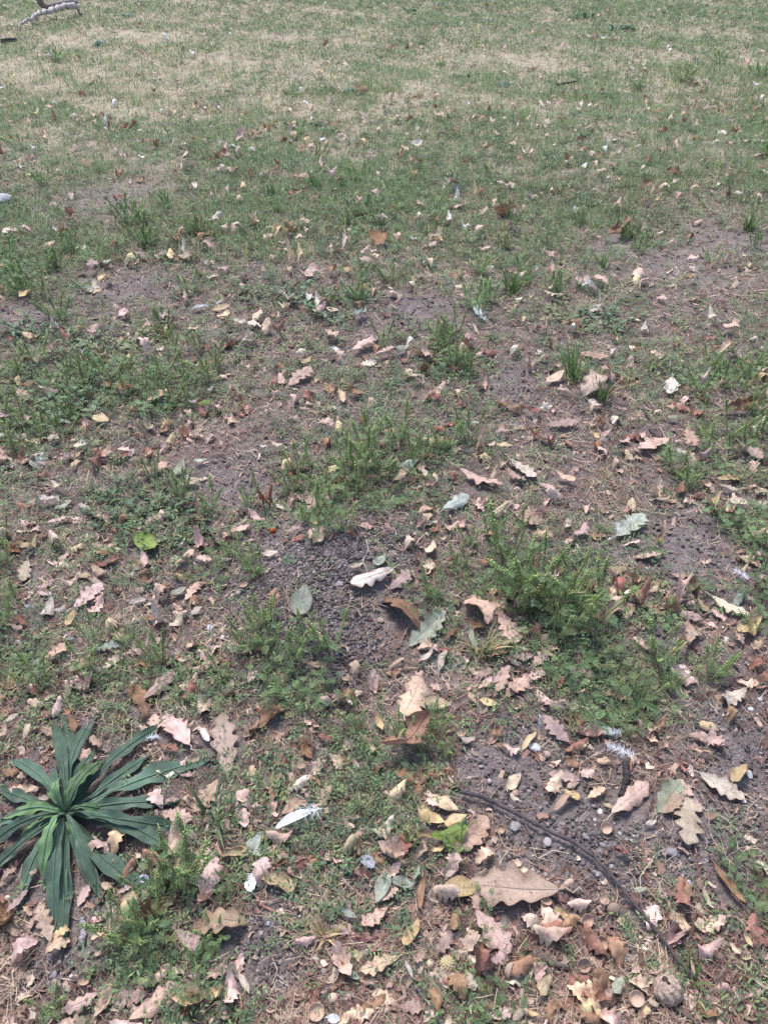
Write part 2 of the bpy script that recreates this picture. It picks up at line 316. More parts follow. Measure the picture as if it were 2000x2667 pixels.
# ------------------------------------------------------------------ leaf specs read off the photograph: kind, colour, state, stalk end x,y - tip x,y, per enlarged panel
SPEC = {
(0, 1750): '''oBc 960,190,775,150 oPf 900,210,1075,40 oBx 850,185,920,355 oTc 870,330,930,410 oTf 970,400,960,295 oPf 1180,490,1030,290 oTf 1405,650,1380,300 vYc 1160,370,1215,335
vWc 1230,370,1300,460 oRc 370,260,240,310 oPc 240,380,390,410 nWc 160,440,200,330 vWc 40,340,130,290 vTc 20,430,65,350 vYc 280,210,360,160 oTx 550,420,660,490 oYc 320,540,420,470
oTc 250,750,70,765 oBc 30,640,100,640 oTc 110,690,200,620 vWc 250,815,345,800 oPf 990,880,1190,930 oTf 1350,700,1200,880 oPc 1060,605,1180,580 oPc 1090,650,1200,670 oWc 990,650,1060,650
oRc 1000,480,1110,520 nPc 480,930,530,815 oPx 520,1080,700,1130 vYc 1090,1070,1170,1010 vYc 1380,1150,1540,1130 vGf 1550,1130,1620,1020 oBc 470,410,450,300 oPc 400,580,620,545 oTx 730,790,780,720 oPx 1010,850,1110,800''',
(650, 1750): '''oBc 0,395,215,235 oRc 40,260,130,280 oBf 400,560,320,480 oTc 930,335,1055,90 oPc 1190,145,1105,80 vYf 1080,200,1240,225 vYf 1420,190,1530,225 vTc 1350,150,1395,215
oPf 1400,60,1490,30 oPf 1520,150,1590,20 oPf 1580,170,1659,90 oBx 1040,730,885,655 oPc 470,565,365,660 oBc 380,700,445,725 vTf 290,620,355,600 oTc 500,530,575,625 oBc 545,540,605,595
oTx 620,550,690,620 oYc 715,470,785,510 vYc 780,300,825,400 vYc 1120,795,1285,880 vYc 1020,860,1200,970 vYc 1195,965,1335,915 oPf 1270,1130,1460,930 vYx 920,990,1130,1070 vNc 1335,1010,1100,1085
oPc 1015,1180,1095,1075 vYc 1110,1150,1210,1100 oPc 210,910,355,810 vPf 600,925,690,930 vTf 290,1060,365,1030 vYx 60,1050,150,1010 vPf 85,1140,175,1090 vGf 0,1060,65,1160 vWc 1575,750,1659,670
oTc 1290,350,1205,400 oPc 500,170,620,180 oWc 640,190,690,130 vWc 1300,440,1395,450 oPc 870,1090,930,1040 oBc 1560,370,1490,420 oPc 1570,490,1640,510 oPc 640,1040,720,1000 oRx 400,420,540,450 oTx 1220,670,1250,690 nBc 1480,350,1510,290''',
(1300, 1750): '''oPf 420,460,275,300 oPc 430,390,530,370 oPx 580,540,655,480 oPf 490,690,305,655 oPc 490,660,560,640 vTc 415,730,490,695 vYx 390,760,515,810 nPc 330,880,470,780 oTf 540,800,645,745
vYc 640,830,700,860 oPf 690,900,910,715 oGf 970,885,1125,690 oTf 1000,900,1120,790 oWf 1160,760,1150,1095 oWf 1235,650,1490,810 vYc 1430,715,1515,595 oPc 1150,420,1285,440 vYc 1220,340,1345,390
oTc 630,160,790,190 oTc 430,10,540,110 oPc 50,160,180,60 oPc 1060,10,1200,110 oWc 1510,150,1360,210 nYc 140,500,225,390 nRc 210,510,245,585 vWc 40,750,125,650 vWc 60,785,120,840 oRx 685,1110,795,1150
vWf 895,960,965,945 vWc 1610,800,1659,815 vYc 1640,860,1659,900 oPc 1190,790,1230,890 oTc 980,230,1030,260 oTc 820,590,790,540 oBc 400,560,470,590 vWc 470,490,540,470 oPx 250,210,400,240 oTx 1190,510,1310,530 oPx 880,520,960,560 vTc 590,580,690,570
oRx 1090,560,1130,620''',
(0, 2200): '''oTf 330,620,250,400 oYc 340,610,455,540 oTc 720,140,640,60 oPc 520,60,620,85 vYc 575,615,655,560 vYc 750,420,920,305 vYc 770,430,880,365 oRx 630,640,700,650 oRc 1000,590,1135,610 oPc 1110,560,1250,690
oTc 1545,500,1180,545 oPf 1280,50,1300,330 vYc 1375,95,1540,80 vYc 1025,130,1180,170 oPf 620,950,395,1060 oPc 600,1090,690,900 oPf 910,940,700,980 oPf 820,1095,1120,900 oPf 1225,830,1425,790 vYf 1230,1000,1380,890
vWc 1480,820,1545,930 oPf 60,440,185,310 oPc 165,290,245,190 oPc 20,250,110,170 oPf 490,400,560,270 vTc 640,260,700,310 oYx 1590,220,1659,280 oPf 740,320,840,260 vTc 60,540,130,590 oTc 150,400,210,450 oPc 1370,780,1450,800
oPf 700,570,780,520 oTc 290,700,450,600 oPx 970,340,880,390 oPx 450,830,500,830 oPx 330,860,400,900 vTc 0,280,50,260 oRx 1100,1100,1200,1020''',
(650, 2200): '''vYx 70,230,325,300 vYc 100,260,150,160 oRx 160,160,250,120 oRx 270,190,355,120 vGf 850,200,785,385 vGc 870,240,1025,290 nGc 1000,250,1055,150 oTf 820,370,915,290 oPf 850,410,695,525 vGc 555,430,665,480
oTf 915,720,690,810 vYc 945,660,1055,490 oPc 1155,710,1245,560 nBc 1030,445,1075,220 vYf 1195,290,1420,300 oPc 1340,300,1415,430 vWx 1200,220,1285,170 oPf 1395,430,1595,695 oPc 1485,760,1575,700 oWf 1340,800,1380,930
nWc 960,740,1005,850 oPc 1010,760,1080,690 vGf 600,800,680,850 oPf 930,1010,1065,1030 oPf 1480,1090,1620,1050 oTc 1085,1107,1120,1050 oRc 600,930,645,890 oPc 700,880,790,860 oPc 560,980,650,930 oPc 520,120,560,130 oTx 1090,370,1150,350
vTc 1420,590,1480,660 vWc 1040,830,1070,770 oTx 440,950,500,880''',
(1300, 2200): '''oTf 345,320,-185,270 oRx 685,40,795,90 nBf 1310,145,1500,395 vYx 1010,440,1175,570 nWc 1240,280,1310,430 vYc 1495,560,1555,660 nTc 1170,730,1205,850 vBc 1205,1020,1335,1095 nWc 1545,850,1659,920
oWc 1605,160,1659,190 vYx 305,420,445,495 vYc 240,960,300,830 vTc 560,840,650,940 vGc 690,960,745,850 oPc 910,820,1015,780 oBx 345,970,405,1060 nRc 705,570,745,670 vWc 80,1100,150,1040 vYc 165,1050,240,1090
vYc 520,1020,560,1050 oPc 0,690,50,570 oPx 0,780,35,700 oRc 1540,590,1659,640 vWc 910,980,970,1030 oTx 200,200,130,190 vGf 820,310,900,290 oTx 1410,640,1460,680 vTc 1580,800,1650,850''',
(0, 1300): '''oWc 230,35,385,40 vGf 350,90,455,30 oPf 305,170,440,130 vYx 145,360,240,250 oBc 70,320,155,280 vNc 855,250,990,370 oWf 180,400,145,535 oPf 0,610,90,590 oRc 125,645,190,580 vWc 160,655,210,620
oPf 245,590,325,610 vYf 320,580,360,560 oPf 470,695,635,550 oPf 590,660,655,600 vWc 275,765,335,640 oWc 340,730,415,690 vYc 415,805,480,700 oRc 80,760,175,790 oPc 70,810,155,830 oTc 205,870,305,890
oGf 575,940,745,930 oWf 645,1070,760,985 vYx 425,1090,575,1010 oPf 290,1020,435,920 oRc 560,440,755,390 oTc 580,450,660,495 oTc 550,310,650,310 oPf 905,300,1015,275 oPf 650,320,730,290 oPf 1095,425,1205,355
oPc 1225,385,1300,385 vWf 1365,405,1440,390 oPf 1150,640,1235,530 vGf 1065,620,1155,565 vWc 1060,815,1155,735 vWc 1185,740,1255,690 oBf 890,760,995,750 oWc 800,665,905,630 vWc 795,520,835,470 oBc 860,530,910,480
oPf 1385,250,1545,195 oPf 1200,1080,1315,1040 oPf 1500,1160,1605,1080 oPf 975,1180,1075,1080 oRc 1110,60,1235,75 oBc 1205,160,1265,120 vWc 490,70,575,90 vYc 480,490,575,495 vYc 800,445,905,420 vGf 415,880,470,880 oPf 700,850,760,880
oPc 190,220,240,200 oYx 1080,480,1140,530''',
(650, 1300): '''vGf 300,745,350,560 oWf 880,470,620,550 vGc 760,440,845,370 nWc 590,440,710,425 oBc 1050,845,815,620 oGf 985,915,1195,720 nGc 1355,820,1405,975 nWc 1045,1045,1145,950 nWc 1170,1085,1215,940
oPc 1310,620,1510,830 oPf 1540,720,1650,905 oPc 1530,600,1625,650 oWc 410,840,475,915 oTc 345,235,475,275 oPc 230,240,335,195 oRc 275,280,325,255 vTc 865,1060,955,1000 oPc 1035,135,1125,60 vWc 1095,195,1160,165
oRc 1110,230,1155,195 oGf 1195,100,1345,15 oPc 1475,125,1620,65 oRc 1415,445,1495,390 vYc 1480,620,1525,560 oPf 1390,1130,1490,1070 oPf 1500,1160,1600,1060 oPf 1590,990,1659,1050 vWc 1100,380,1140,280 vWf 95,365,185,360
oBc 1195,900,1280,820 vYc 1540,930,1655,890 oPf 870,570,1005,470 oPc 1000,1160,1070,1090 oPc 1430,1180,1480,1140 oBc 1310,790,1460,820 oTc 350,1050,480,1040''',
(1300, 1300): '''oPf 820,380,990,370 oPf 770,300,845,285 oGf 720,255,880,135 oPf 90,110,245,180 oPc 200,240,345,265 oPc 385,310,450,260 oPc 460,270,535,205 oTc 660,470,775,465 oPf 1050,480,1200,500 oPf 1055,700,1235,770
oPc 1150,770,1180,850 oWf 1305,635,1525,745 nGf 1440,700,1500,565 vWf 1505,630,1570,655 vYx 1450,880,1605,770 oPc 1300,700,1385,775 oTc 1210,640,1280,720 oPc 635,790,775,690 vYc 755,760,825,700 vWc 690,640,745,640
oYx 1055,980,1160,910 oTc 1150,930,1220,820 oWf 1005,1005,1195,1160 oPc 1425,840,1495,930 oTc 1530,950,1615,910 vWf 1590,500,1655,500 oPf 1530,380,1605,440 oPf 90,1000,205,985 oPf 205,1050,325,940 oPf 140,1130,285,1090
oTc 425,1060,570,1130 vPf 825,870,890,930 vWf 1405,35,1535,60 vWc 1555,60,1659,50 oTc 495,870,595,800 oPc 0,650,95,600 oPc 870,930,990,980 oTc 410,640,490,600 oPf 260,570,340,540''',
(0, 850): '''vYf 585,600,680,615 vNf 1230,525,1320,500 vWf 465,775,545,755 vWc 305,715,385,735 vYc 475,850,520,790 vYc 445,890,515,870 oPc 635,855,695,785 oPc 740,790,815,805 vPc 905,835,945,800 oPf 890,940,1040,880
vGf 1090,945,1145,860 vWf 1110,1010,1240,970 vGf 1200,860,1285,850 oBc 640,390,800,440 oBc 145,410,235,385 oTf 110,420,190,490 oPc 255,420,365,450 oPc 330,510,405,490 oTf 925,500,1030,420 vWc 1165,520,1235,500
vWc 1285,435,1330,420 oPc 550,85,625,40 vYc 485,35,535,70 oPf 0,600,85,580 oWc 0,700,50,690 oWx 340,1000,405,1045 oRc 1255,160,1325,195 oBc 1380,160,1445,125 oWc 975,165,1035,160 oTc 1145,40,1215,20 vTc 740,545,780,525
oPc 0,800,45,900 oTc 145,840,210,870 oPc 830,320,880,290 vWc 1450,0,1530,10 oTc 210,830,250,800''',
(650, 850): '''oPf 635,190,775,110 oPf 785,210,895,175 vGf 900,190,985,150 oRc 1425,180,1535,235 oPc 1395,190,1440,185 oPf 245,390,380,300 oTc 520,200,595,245 oWf 700,255,770,230 oBc 580,410,700,455 vTc 555,430,585,500
oWc 980,350,1085,370 oPc 1135,410,1205,395 oRc 1095,470,1185,475 vGf 935,890,1045,855 vYx 865,990,1005,940 oBc 1045,860,1150,820 vWc 1065,920,1100,970 nWc 1125,930,1165,1000 vWc 1185,925,1245,960 vWc 1465,780,1510,745
vYc 1515,770,1620,775 oPf 1300,930,1550,1020 oPf 1590,920,1659,985 oWc 1610,860,1659,880 oPf 290,1080,425,1120 oPc 445,1085,535,1085 oPc 320,1140,420,1150 vWc 140,760,210,780 vWc 40,770,125,780 oTf 815,690,905,680
oPc 425,630,545,645 oPc 1515,710,1595,670 oRc 1195,645,1265,635 vYc 325,275,385,225 oBc 455,380,515,410 oRc 335,430,395,460 oTc 240,610,330,625 oBc 1400,670,1480,690 vTc 1140,430,1170,490''',
(1300, 850): '''oWf 65,860,215,965 oPf 45,930,155,990 oPf 245,1000,335,1040 oPc 330,940,465,990 vTf 290,380,395,320 oTc 510,470,645,350 oPc 615,290,710,390 oPf 495,205,660,245 vWc 540,490,625,530 oRc 145,540,255,575 oPf 300,630,475,625
oWc 240,510,315,515 oWf 1060,335,1040,470 oPf 1155,660,1185,775 oPc 1065,720,1110,730 oPf 1035,715,855,800 oPc 605,770,660,800 vYc 570,690,625,725 oPc 730,745,785,720 oBx 1385,560,1555,510 oPf 1475,750,1605,860 oTc 1390,800,1470,780
oYf 1335,975,1495,960 oWf 1350,1010,1465,1045 vTc 1290,1030,1315,1065 oRc 1375,890,1455,900 vWc 1075,790,1150,825 vYx 935,1060,1025,1080 nTc 945,1110,1055,1085 oYx 1570,380,1659,350 oPc 1350,60,1455,40 vGc 1030,590,1110,595 oRc 1255,115,1350,130
oRc 205,45,295,50 oPc 965,190,1010,220 oPc 700,530,780,555 oPc 350,420,440,430 oTc 690,460,800,475 vTc 330,270,370,290 oBc 1540,190,1620,210''',
(0, 400): '''oBc 1195,545,1330,520 oBc 720,170,765,110 oPc 670,180,710,170 oBc 840,175,895,180 vGf 640,715,695,690 oPx 830,620,900,650 vWf 25,490,80,520 vWc 465,620,510,615 vWc 510,635,550,610 oWc 530,870,595,830 oYc 610,835,695,790 vYc 145,935,195,880
oYf 1315,1010,1425,970 oPc 735,1080,795,990 oPc 1340,750,1420,740 oWc 1265,785,1335,770 oTc 1105,700,1175,650 oPc 1240,610,1340,620 vWc 415,130,485,120 oPc 545,760,600,700 oPc 440,285,475,260 vWc 1145,70,1180,150 oRc 790,300,700,310 oWc 1290,440,1380,425 oPc 1205,310,1240,320 vYf 580,890,640,875
oWc 1600,500,1640,510 oBc 1620,560,1659,550 oRc 395,940,435,935 oPc 240,760,300,740''',
(650, 400): '''oPc 275,185,365,170 vWc 345,150,390,135 oRc 245,275,295,250 oBc 215,550,295,490 oPc 85,540,155,530 oPc 180,625,235,600 oBc 740,540,865,590 oPx 495,600,555,630 oPf 675,690,745,660 vYc 590,770,625,740 vGc 640,1050,730,1000 vWf 475,1000,550,995
oTc 425,940,515,955 oBc 1500,430,1650,370 oPc 1565,500,1659,490 oPc 1215,365,1315,355 oTc 1410,385,1455,365 vWc 1320,430,1365,425 oYc 1095,560,1210,540 vGf 985,550,1055,560 oPc 1225,210,1295,195 vGc 1245,270,1315,250 oWc 1565,220,1630,210 vWc 1265,860,1320,860
oBc 1240,765,1305,770 vWc 685,55,745,70 oPc 345,820,415,740 oPc 1410,600,1475,600 oBc 590,890,660,875 oTc 340,890,415,885 oPc 1490,550,1550,545 oBc 1470,680,1530,690 oTc 860,880,920,910''',
(1300, 400): '''oBx 605,595,800,450 oBx 690,540,790,440 oPc 280,645,365,655 oWf 275,890,390,930 oPc 480,830,525,770 oPc 575,790,675,845 oPc 815,790,860,750 oWf 550,1015,625,970 oWf 785,1030,850,1040 oWc 1135,740,1225,770 oPc 1195,445,1245,430
oRc 1390,275,1420,250 oWc 30,220,95,210 vWf 680,790,735,785 oBc 1160,540,1185,520 oPc 970,190,1040,200 oBc 880,220,915,200 oWc 570,325,620,315 oPc 870,830,910,800 oPc 1190,960,1215,950 oPc 965,910,1030,920 oPc 1155,670,1210,660 oBc 1020,150,1110,140''',
(0, 0): '''oBc 890,935,970,905 vGf 1095,860,1140,840 oBc 1550,885,1600,815 oPx 1455,890,1535,870 oPc 1070,525,1130,505 vTc 1390,540,1425,580 vWc 125,560,160,545 oBc 830,168,890,158 oRc 1360,970,1420,980 vWc 190,1030,215,1045 oWc 120,1040,150,1050 oWc 1110,920,1140,905 vWf 845,830,885,835 vWc 500,870,522,862 vWc 15,445,30,430''',
(650, 0): '''oPc 650,590,725,565 oWc 295,580,330,570 oBc 480,800,560,790 oPc 245,810,295,800 oRc 165,890,225,870 vWf 965,850,1015,855 oYc 930,955,975,930 vWc 1010,910,1075,930 oBf 1275,50,1305,45 oPc 1030,290,1075,300 oTf 1145,710,1205,720 vWf 575,410,612,415 oRc 1500,190,1545,185 vWf 1555,465,1605,470 vGf 960,580,990,600 oBc 900,350,955,350''',
(1300, 0): '''oPc 400,130,442,130 oWc 600,108,642,98 oBc 225,210,270,200 oWf 690,885,735,860 oBc 975,835,1015,825 oWc 1340,835,1405,840 oBc 1500,795,1545,790 oPc 505,450,565,435 oPc 875,440,910,435 vWf 1065,328,1090,320 oRc 1178,533,1218,525 oPc 1605,325,1659,330 oTx 770,845,870,862 oWc 1545,870,1605,880 oPc 1575,985,1625,975 vNf 632,1035,662,1040 oPc 150,445,220,430 oWf 240,640,285,660 vWf 1400,760,1440,765''',
}
COLS = {'T': (.46, .345, .26), 'P': (.47, .335, .285), 'Y': (.50, .39, .24), 'B': (.25, .15, .095), 'G': (.32, .35, .285), 'R': (.25, .125, .095), 'W': (.52, .445, .365), 'N': (.17, .24, .07)}
CNAME = {'T': 'tan', 'P': 'pinkish tan', 'Y': 'yellow tan', 'B': 'brown', 'G': 'grey green', 'R': 'reddish brown', 'W': 'pale cream', 'N': 'green'}
SNAME = {'f': 'flat', 'c': 'curled', 'x': 'crumpled'}
KNAME = {'o': ('oak_leaf', 'lobed oak leaf', 'fallen oak leaves'), 'v': ('oval_leaf', 'oval leaf', 'fallen oval leaves'), 'n': ('narrow_leaf', 'narrow leaf', 'fallen narrow leaves')}
Z = 1659 / 700

# ------------------------------------------------------------------ words that say where a thing lies
MARKS = [('the dark rosette', 180, 2130), ('the soil mound', 800, 1470), ('the walnut', 1733, 2582), ('the top of the black twig', 1240, 2085), ('the middle of the black twig', 1560, 2300), ('the foot of the black twig', 1790, 2550),
 ('the white quill feather', 780, 2150), ('the downy feather by the black stick', 1612, 1972), ('the black stick', 1622, 2040), ('the biggest curled brown leaf', 1065, 1955), ('the curled green leaf', 1165, 2193), ('the green leaf on the mound', 775, 1580),
 ('the jagged brown leaf', 1045, 1610), ('the tall ragweed clump', 1430, 1560), ('the middle ragweed clump', 930, 1230), ('the dark bushy weeds', 310, 1370), ('the spiky gall', 1165, 2523), ('the orange berry', 711, 1387),
 ('the bare grey patch', 620, 1240), ('the dark red leaf', 1275, 935), ('the crumpled yellow leaf', 1945, 1648), ('the white feather on bare soil', 1928, 1508), ('the grey and white feathers', 535, 803), ('the heap of brown leaves', 1600, 620),
 ('the bright grass tuft', 1330, 755), ('the fallen branch', 130, 40), ('the row of acorn cups', 1545, 2440), ('the gravel patch', 1450, 2180), ('the white feather by the rosette', 400, 1932), ('the feather below the rosette', 655, 2305),
 ('the spiked weeds at the mound', 740, 1660), ('the reddish stem', 1760, 2440), ('the large oak leaf on gravel', 1365, 2315), ('the cream oval leaf', 266, 1110), ('the fresh green oval leaf', 538, 1065), ('the curled green leaf in the weeds', 390, 1430),
 ('the pale lobed leaf on bare soil', 1640, 1380), ('the bent dark twig', 1710, 1130), ('the curved white feather', 1250, 830), ('the pale curled leaf', 938, 832), ('the grass blades', 1570, 690), ('the left weed bank', 200, 1010), ('the right weed bank', 1900, 1000),
 ('the spiky green stand', 950, 580), ('the dark leafy weed', 1620, 75), ('the short black twig', 1475, 221), ('the blue green weed', 260, 110), ('the round shrubby weed', 1780, 200), ('the reddish leaf patch', 1310, 565), ('the broken acorn cup', 825, 2645), ('the straw tuft', 850, 2440), ('the long tan leaf', 1885, 2310), ('the grey pebble', 1393, 1950),
 ('the twin pale leaf', 1790, 2120), ('the blades of long grass', 1480, 1000), ('the small brown tuft', 300, 470), ('the dark green clump', 620, 325), ('the brown leaf by far weeds', 660, 360), ('the far pale leaf', 1490, 55)]
USED = set()
def where(u, v, skip=()):
    d = sorted(((math.hypot(u - a, (v - b) * (1.0 if v > 900 else 1.7)), n, a, b) for n, a, b in MARKS if n not in skip))
    out = []
    for dist, n, a, b in d[:14]:
        if dist < 14: out.append('at ' + n); continue
        ang = math.degrees(math.atan2(v - b, u - a)) % 360
        w = ['right of', 'below and right of', 'below', 'below and left of', 'left of', 'above and left of', 'above', 'above and right of'][int((ang + 22.5) // 45) % 8]
        pre = 'just ' if dist < 70 else '' if dist < 230 else 'well '
        out.append((pre + w + ' ' + n))
    return out
def label_at(words, u, v, skip=()):
    w = where(u, v, skip)
    cand = [f'{words} {a}' for a in w[:2]] + [f'{words} {a}, {b}' for i, a in enumerate(w[:7]) for b in w[i + 1:9]]
    for c in cand:
        if len(c.split()) <= 16 and c not in USED:
            USED.add(c); return c
    for a in w:
        for adj in ('thin', 'weathered', 'dull', 'slightly torn'):
            c = f'{adj} {words} {a}'
            if len(c.split()) <= 16 and c not in USED:
                USED.add(c); return c
    return cand[0]

# ------------------------------------------------------------------ leaf meshes
def leaf_grid(kind, r):
    n, m = {'o': (40, 4), 'v': (16, 3), 'n': (14, 2)}[kind]
    t = np.linspace(0, 1, n + 1); s = np.linspace(-1, 1, 2 * m + 1)
    if kind == 'o':
        env = r.uniform(.2, .275) * np.sin(math.pi * np.clip(t, 0, 1) ** 1.15) ** .72 + .02
        nl = r.uniform(3.6, 4.8); ws = []
        for sd_ in (0, 1):
            ph = r.uniform(-.1, .1); dep = r.uniform(.3, .52) * np.clip(t * 4, .3, 1)
            lob = 1 - dep * np.abs(np.cos(math.pi * (nl * t + .5 + ph))) ** 2.6 * np.clip((1.02 - t) * 6, 0, 1)
            ws.append(env * lob * (1 + .12 * np.sin(5 * t + r.uniform(0, 6))) )
        sweep = .27
    elif kind == 'v':
        env = r.uniform(.24, .31) * np.sin(math.pi * t ** .8) ** .8 * (1 - .25 * t); ws = [env * (1 + .03 * np.sin(40 * t)), env]; sweep = .15
    else:
        env = r.uniform(.1, .15) * np.sin(math.pi * t ** .9) ** .75; ws = [env, env * r.uniform(.85, 1.1)]; sweep = .05
    w = np.where(s[None, :] < 0, ws[0][:, None], ws[1][:, None])
    x = w * s[None, :]; y = t[:, None] + sweep * w * np.abs(s)[None, :] * (1 - t[:, None] ** 4); 
    return t, s, x, y, w
def leaf_mesh(kind, state, seed, mat, stalk=True):
    r = np.random.default_rng(seed); t, s, x, y, w = leaf_grid(kind, r)
    amt = {'f': .6, 'c': 1.35, 'x': 1.9}[state]
    y = y / y.max()
    z = np.zeros_like(x)
    # cross curl (edges lift or fall), varying along the leaf
    k = amt * r.uniform(1.2, 4.2) * r.choice([1, 1, -1]) * (1 + .6 * np.sin(3 * t + r.uniform(0, 6)))[:, None]
    asym = 1 + amt * r.uniform(-.7, .7) * np.sign(s)[None, :]
    kk = k * asym; kk = np.where(np.abs(kk) < .05, .05, kk)
    z = (1 - np.cos(np.clip(kk * x, -2.6, 2.6))) / kk; x = np.sin(np.clip(kk * x, -2.6, 2.6)) / kk
    # wrinkles and lifted lobe tips
    for i in range(5):
        th = r.uniform(0, 6.28); f = r.uniform(5, 14)
        z = z + amt * r.uniform(.004, .016) * np.sin(f * (x * math.cos(th) + y * math.sin(th)) + r.uniform(0, 6))
    z = z + amt * .09 * np.abs(s)[None, :] ** 3 * np.sin(9 * y + r.uniform(0, 6)) * w / .3
    z = z - .012 * np.exp(-np.abs(s)[None, :] * 6)
    # bend along the leaf
    kb = amt * r.uniform(-1.5, 1.6)
    if state == 'x': kb = r.choice([-1, 1]) * r.uniform(1.4, 2.6)
    if abs(kb) < .05: kb = .05
    a = kb * (y - .5); y2 = np.sin(a) / kb - z * np.sin(a); z2 = (1 - np.cos(a)) / kb + z * np.cos(a)
    tw = amt * r.uniform(-.9, .9) * (t - .4)[:, None]
    x3 = x * np.cos(tw) - z2 * np.sin(tw); z3 = x * np.sin(tw) + z2 * np.cos(tw)
    V = np.stack([x3, y2, z3], -1); V[..., 2] -= np.percentile(V[..., 2], 6)
    n1, n2 = x.shape; idx = np.arange(n1 * n2).reshape(n1, n2)
    q = np.stack([idx[:-1, :-1], idx[:-1, 1:], idx[1:, 1:], idx[1:, :-1]], -1).reshape(-1, 4)
    uv = np.stack([np.broadcast_to(s[None, :], x.shape), np.broadcast_to(t[:, None], x.shape)], -1).reshape(-1, 2)
    nm = {'o': 'oak_leaf', 'v': 'oval_leaf', 'n': 'narrow_leaf'}[kind]
    me = mesh_np(nm, V, [q], None, mat, uv, True)
    c = V[:, n2 // 2]; d = c[0] - c[1]; d /= np.linalg.norm(d)
    pet = [c[0] + d * L + np.array([L * r.uniform(-.3, .3), 0, -.2 * L * L]) for L in (.24, .16, .08)]
    line = np.vstack([pet, c[::max(1, n1 // 9)]]) + [0, 0, .004]
    tv, tq, tt = tube(line, np.linspace(.011, .0045, len(line)), 5)
    st = mesh_np('stalk', tv, [tq, tt], None, M_stalk, smooth=True)
    return me, st
PROTO = {}
for kd, stt, num in (('o', 'f', 10), ('o', 'c', 16), ('o', 'x', 7), ('v', 'f', 4), ('v', 'c', 9), ('v', 'x', 3), ('n', 'f', 2), ('n', 'c', 4), ('n', 'x', 1)):
    PROTO[kd + stt] = [leaf_mesh(kd, stt, 100 + 17 * i + ord(kd) + 3 * ord(stt), M_leaf) for i in range(num)]
DISCS = []      # where things lie, so that the loose litter stays mostly off them
def frame_matrix(p, ydir, roll, pitch, scale, lift):
    yv = Vector((ydir[0], ydir[1], 0)).normalized()
    e = .03; nx_ = (float(hgt(p.x + e, p.y)) - float(hgt(p.x - e, p.y))) / (2 * e); ny_ = (float(hgt(p.x, p.y + e)) - float(hgt(p.x, p.y - e))) / (2 * e)
    zv = Vector((-nx_, -ny_, 1)).normalized(); xv = yv.cross(zv).normalized(); yv = zv.cross(xv)
    R = Matrix((xv, yv, zv)).transposed() @ Matrix.Rotation(pitch, 3, 'X') @ Matrix.Rotation(roll, 3, 'Y')
    M = R.to_4x4() @ Matrix.Diagonal((*scale, 1)); M.translation = Vector((p.x, p.y, p.z + lift)); return M
BIG = (985, 1935)   # the biggest curled brown leaf is built below on its own
def put_leaf(kind, colk, state, bu, bv, tu, tv, label=None, wide=None, lift=None, maxlen=.155):
    A, B = G(bu, bv), G(tu, tv); mid = (A + B) / 2; d = B - A; L = min(d.length, maxlen) * 1.03
    mu, mv = (bu + tu) / 2, (bv + tv) / 2
    me, st = random.choice(PROTO[kind + state])
    farness = max(0, min(1, (1100 - mv) / 700))
    roll = random.gauss(0, .16 + .25 * farness); pitch = random.gauss(0, .1 + .2 * farness)
    if state == 'f': roll *= .7; pitch *= .7
    if wide is None: wide = random.uniform(.88, 1.2) * (1.15 if farness > .3 else 1)
    c = COLS[colk]; j = random.uniform(.68, 1.18); w_ = random.uniform(-.07, .07); c = (c[0] * j * (1 + w_ * .4), c[1] * j, c[2] * j * (1 - w_ * 1.6))
    nm, words, grp = KNAME[kind]
    o = link(nm, me, None, c)
    if lift is None: lift = random.uniform(.009, .017) + .016 * max(0, min(1, (mid.y - 1.5) / 1.2)) + .06 * L * (abs(roll) + abs(pitch))
    if colk in 'GN' and False: pass
    o.matrix_world = frame_matrix(mid, (d.x, d.y), roll, pitch, (L * wide, L, L), lift)
    s = link('stalk', st, o, tuple(q * .85 for q in c))
    if label is None:
        size = 'small' if L < .055 else 'large' if L > .105 else ''
        label = label_at(' '.join(f'{size} {CNAME[colk]} {SNAME[state]} {words}'.split()), mu, mv)
    else: USED.add(label)
    tag(o, label, 'leaf', grp)
    DISCS.append((mid.x, mid.y, L * .42))
    return o
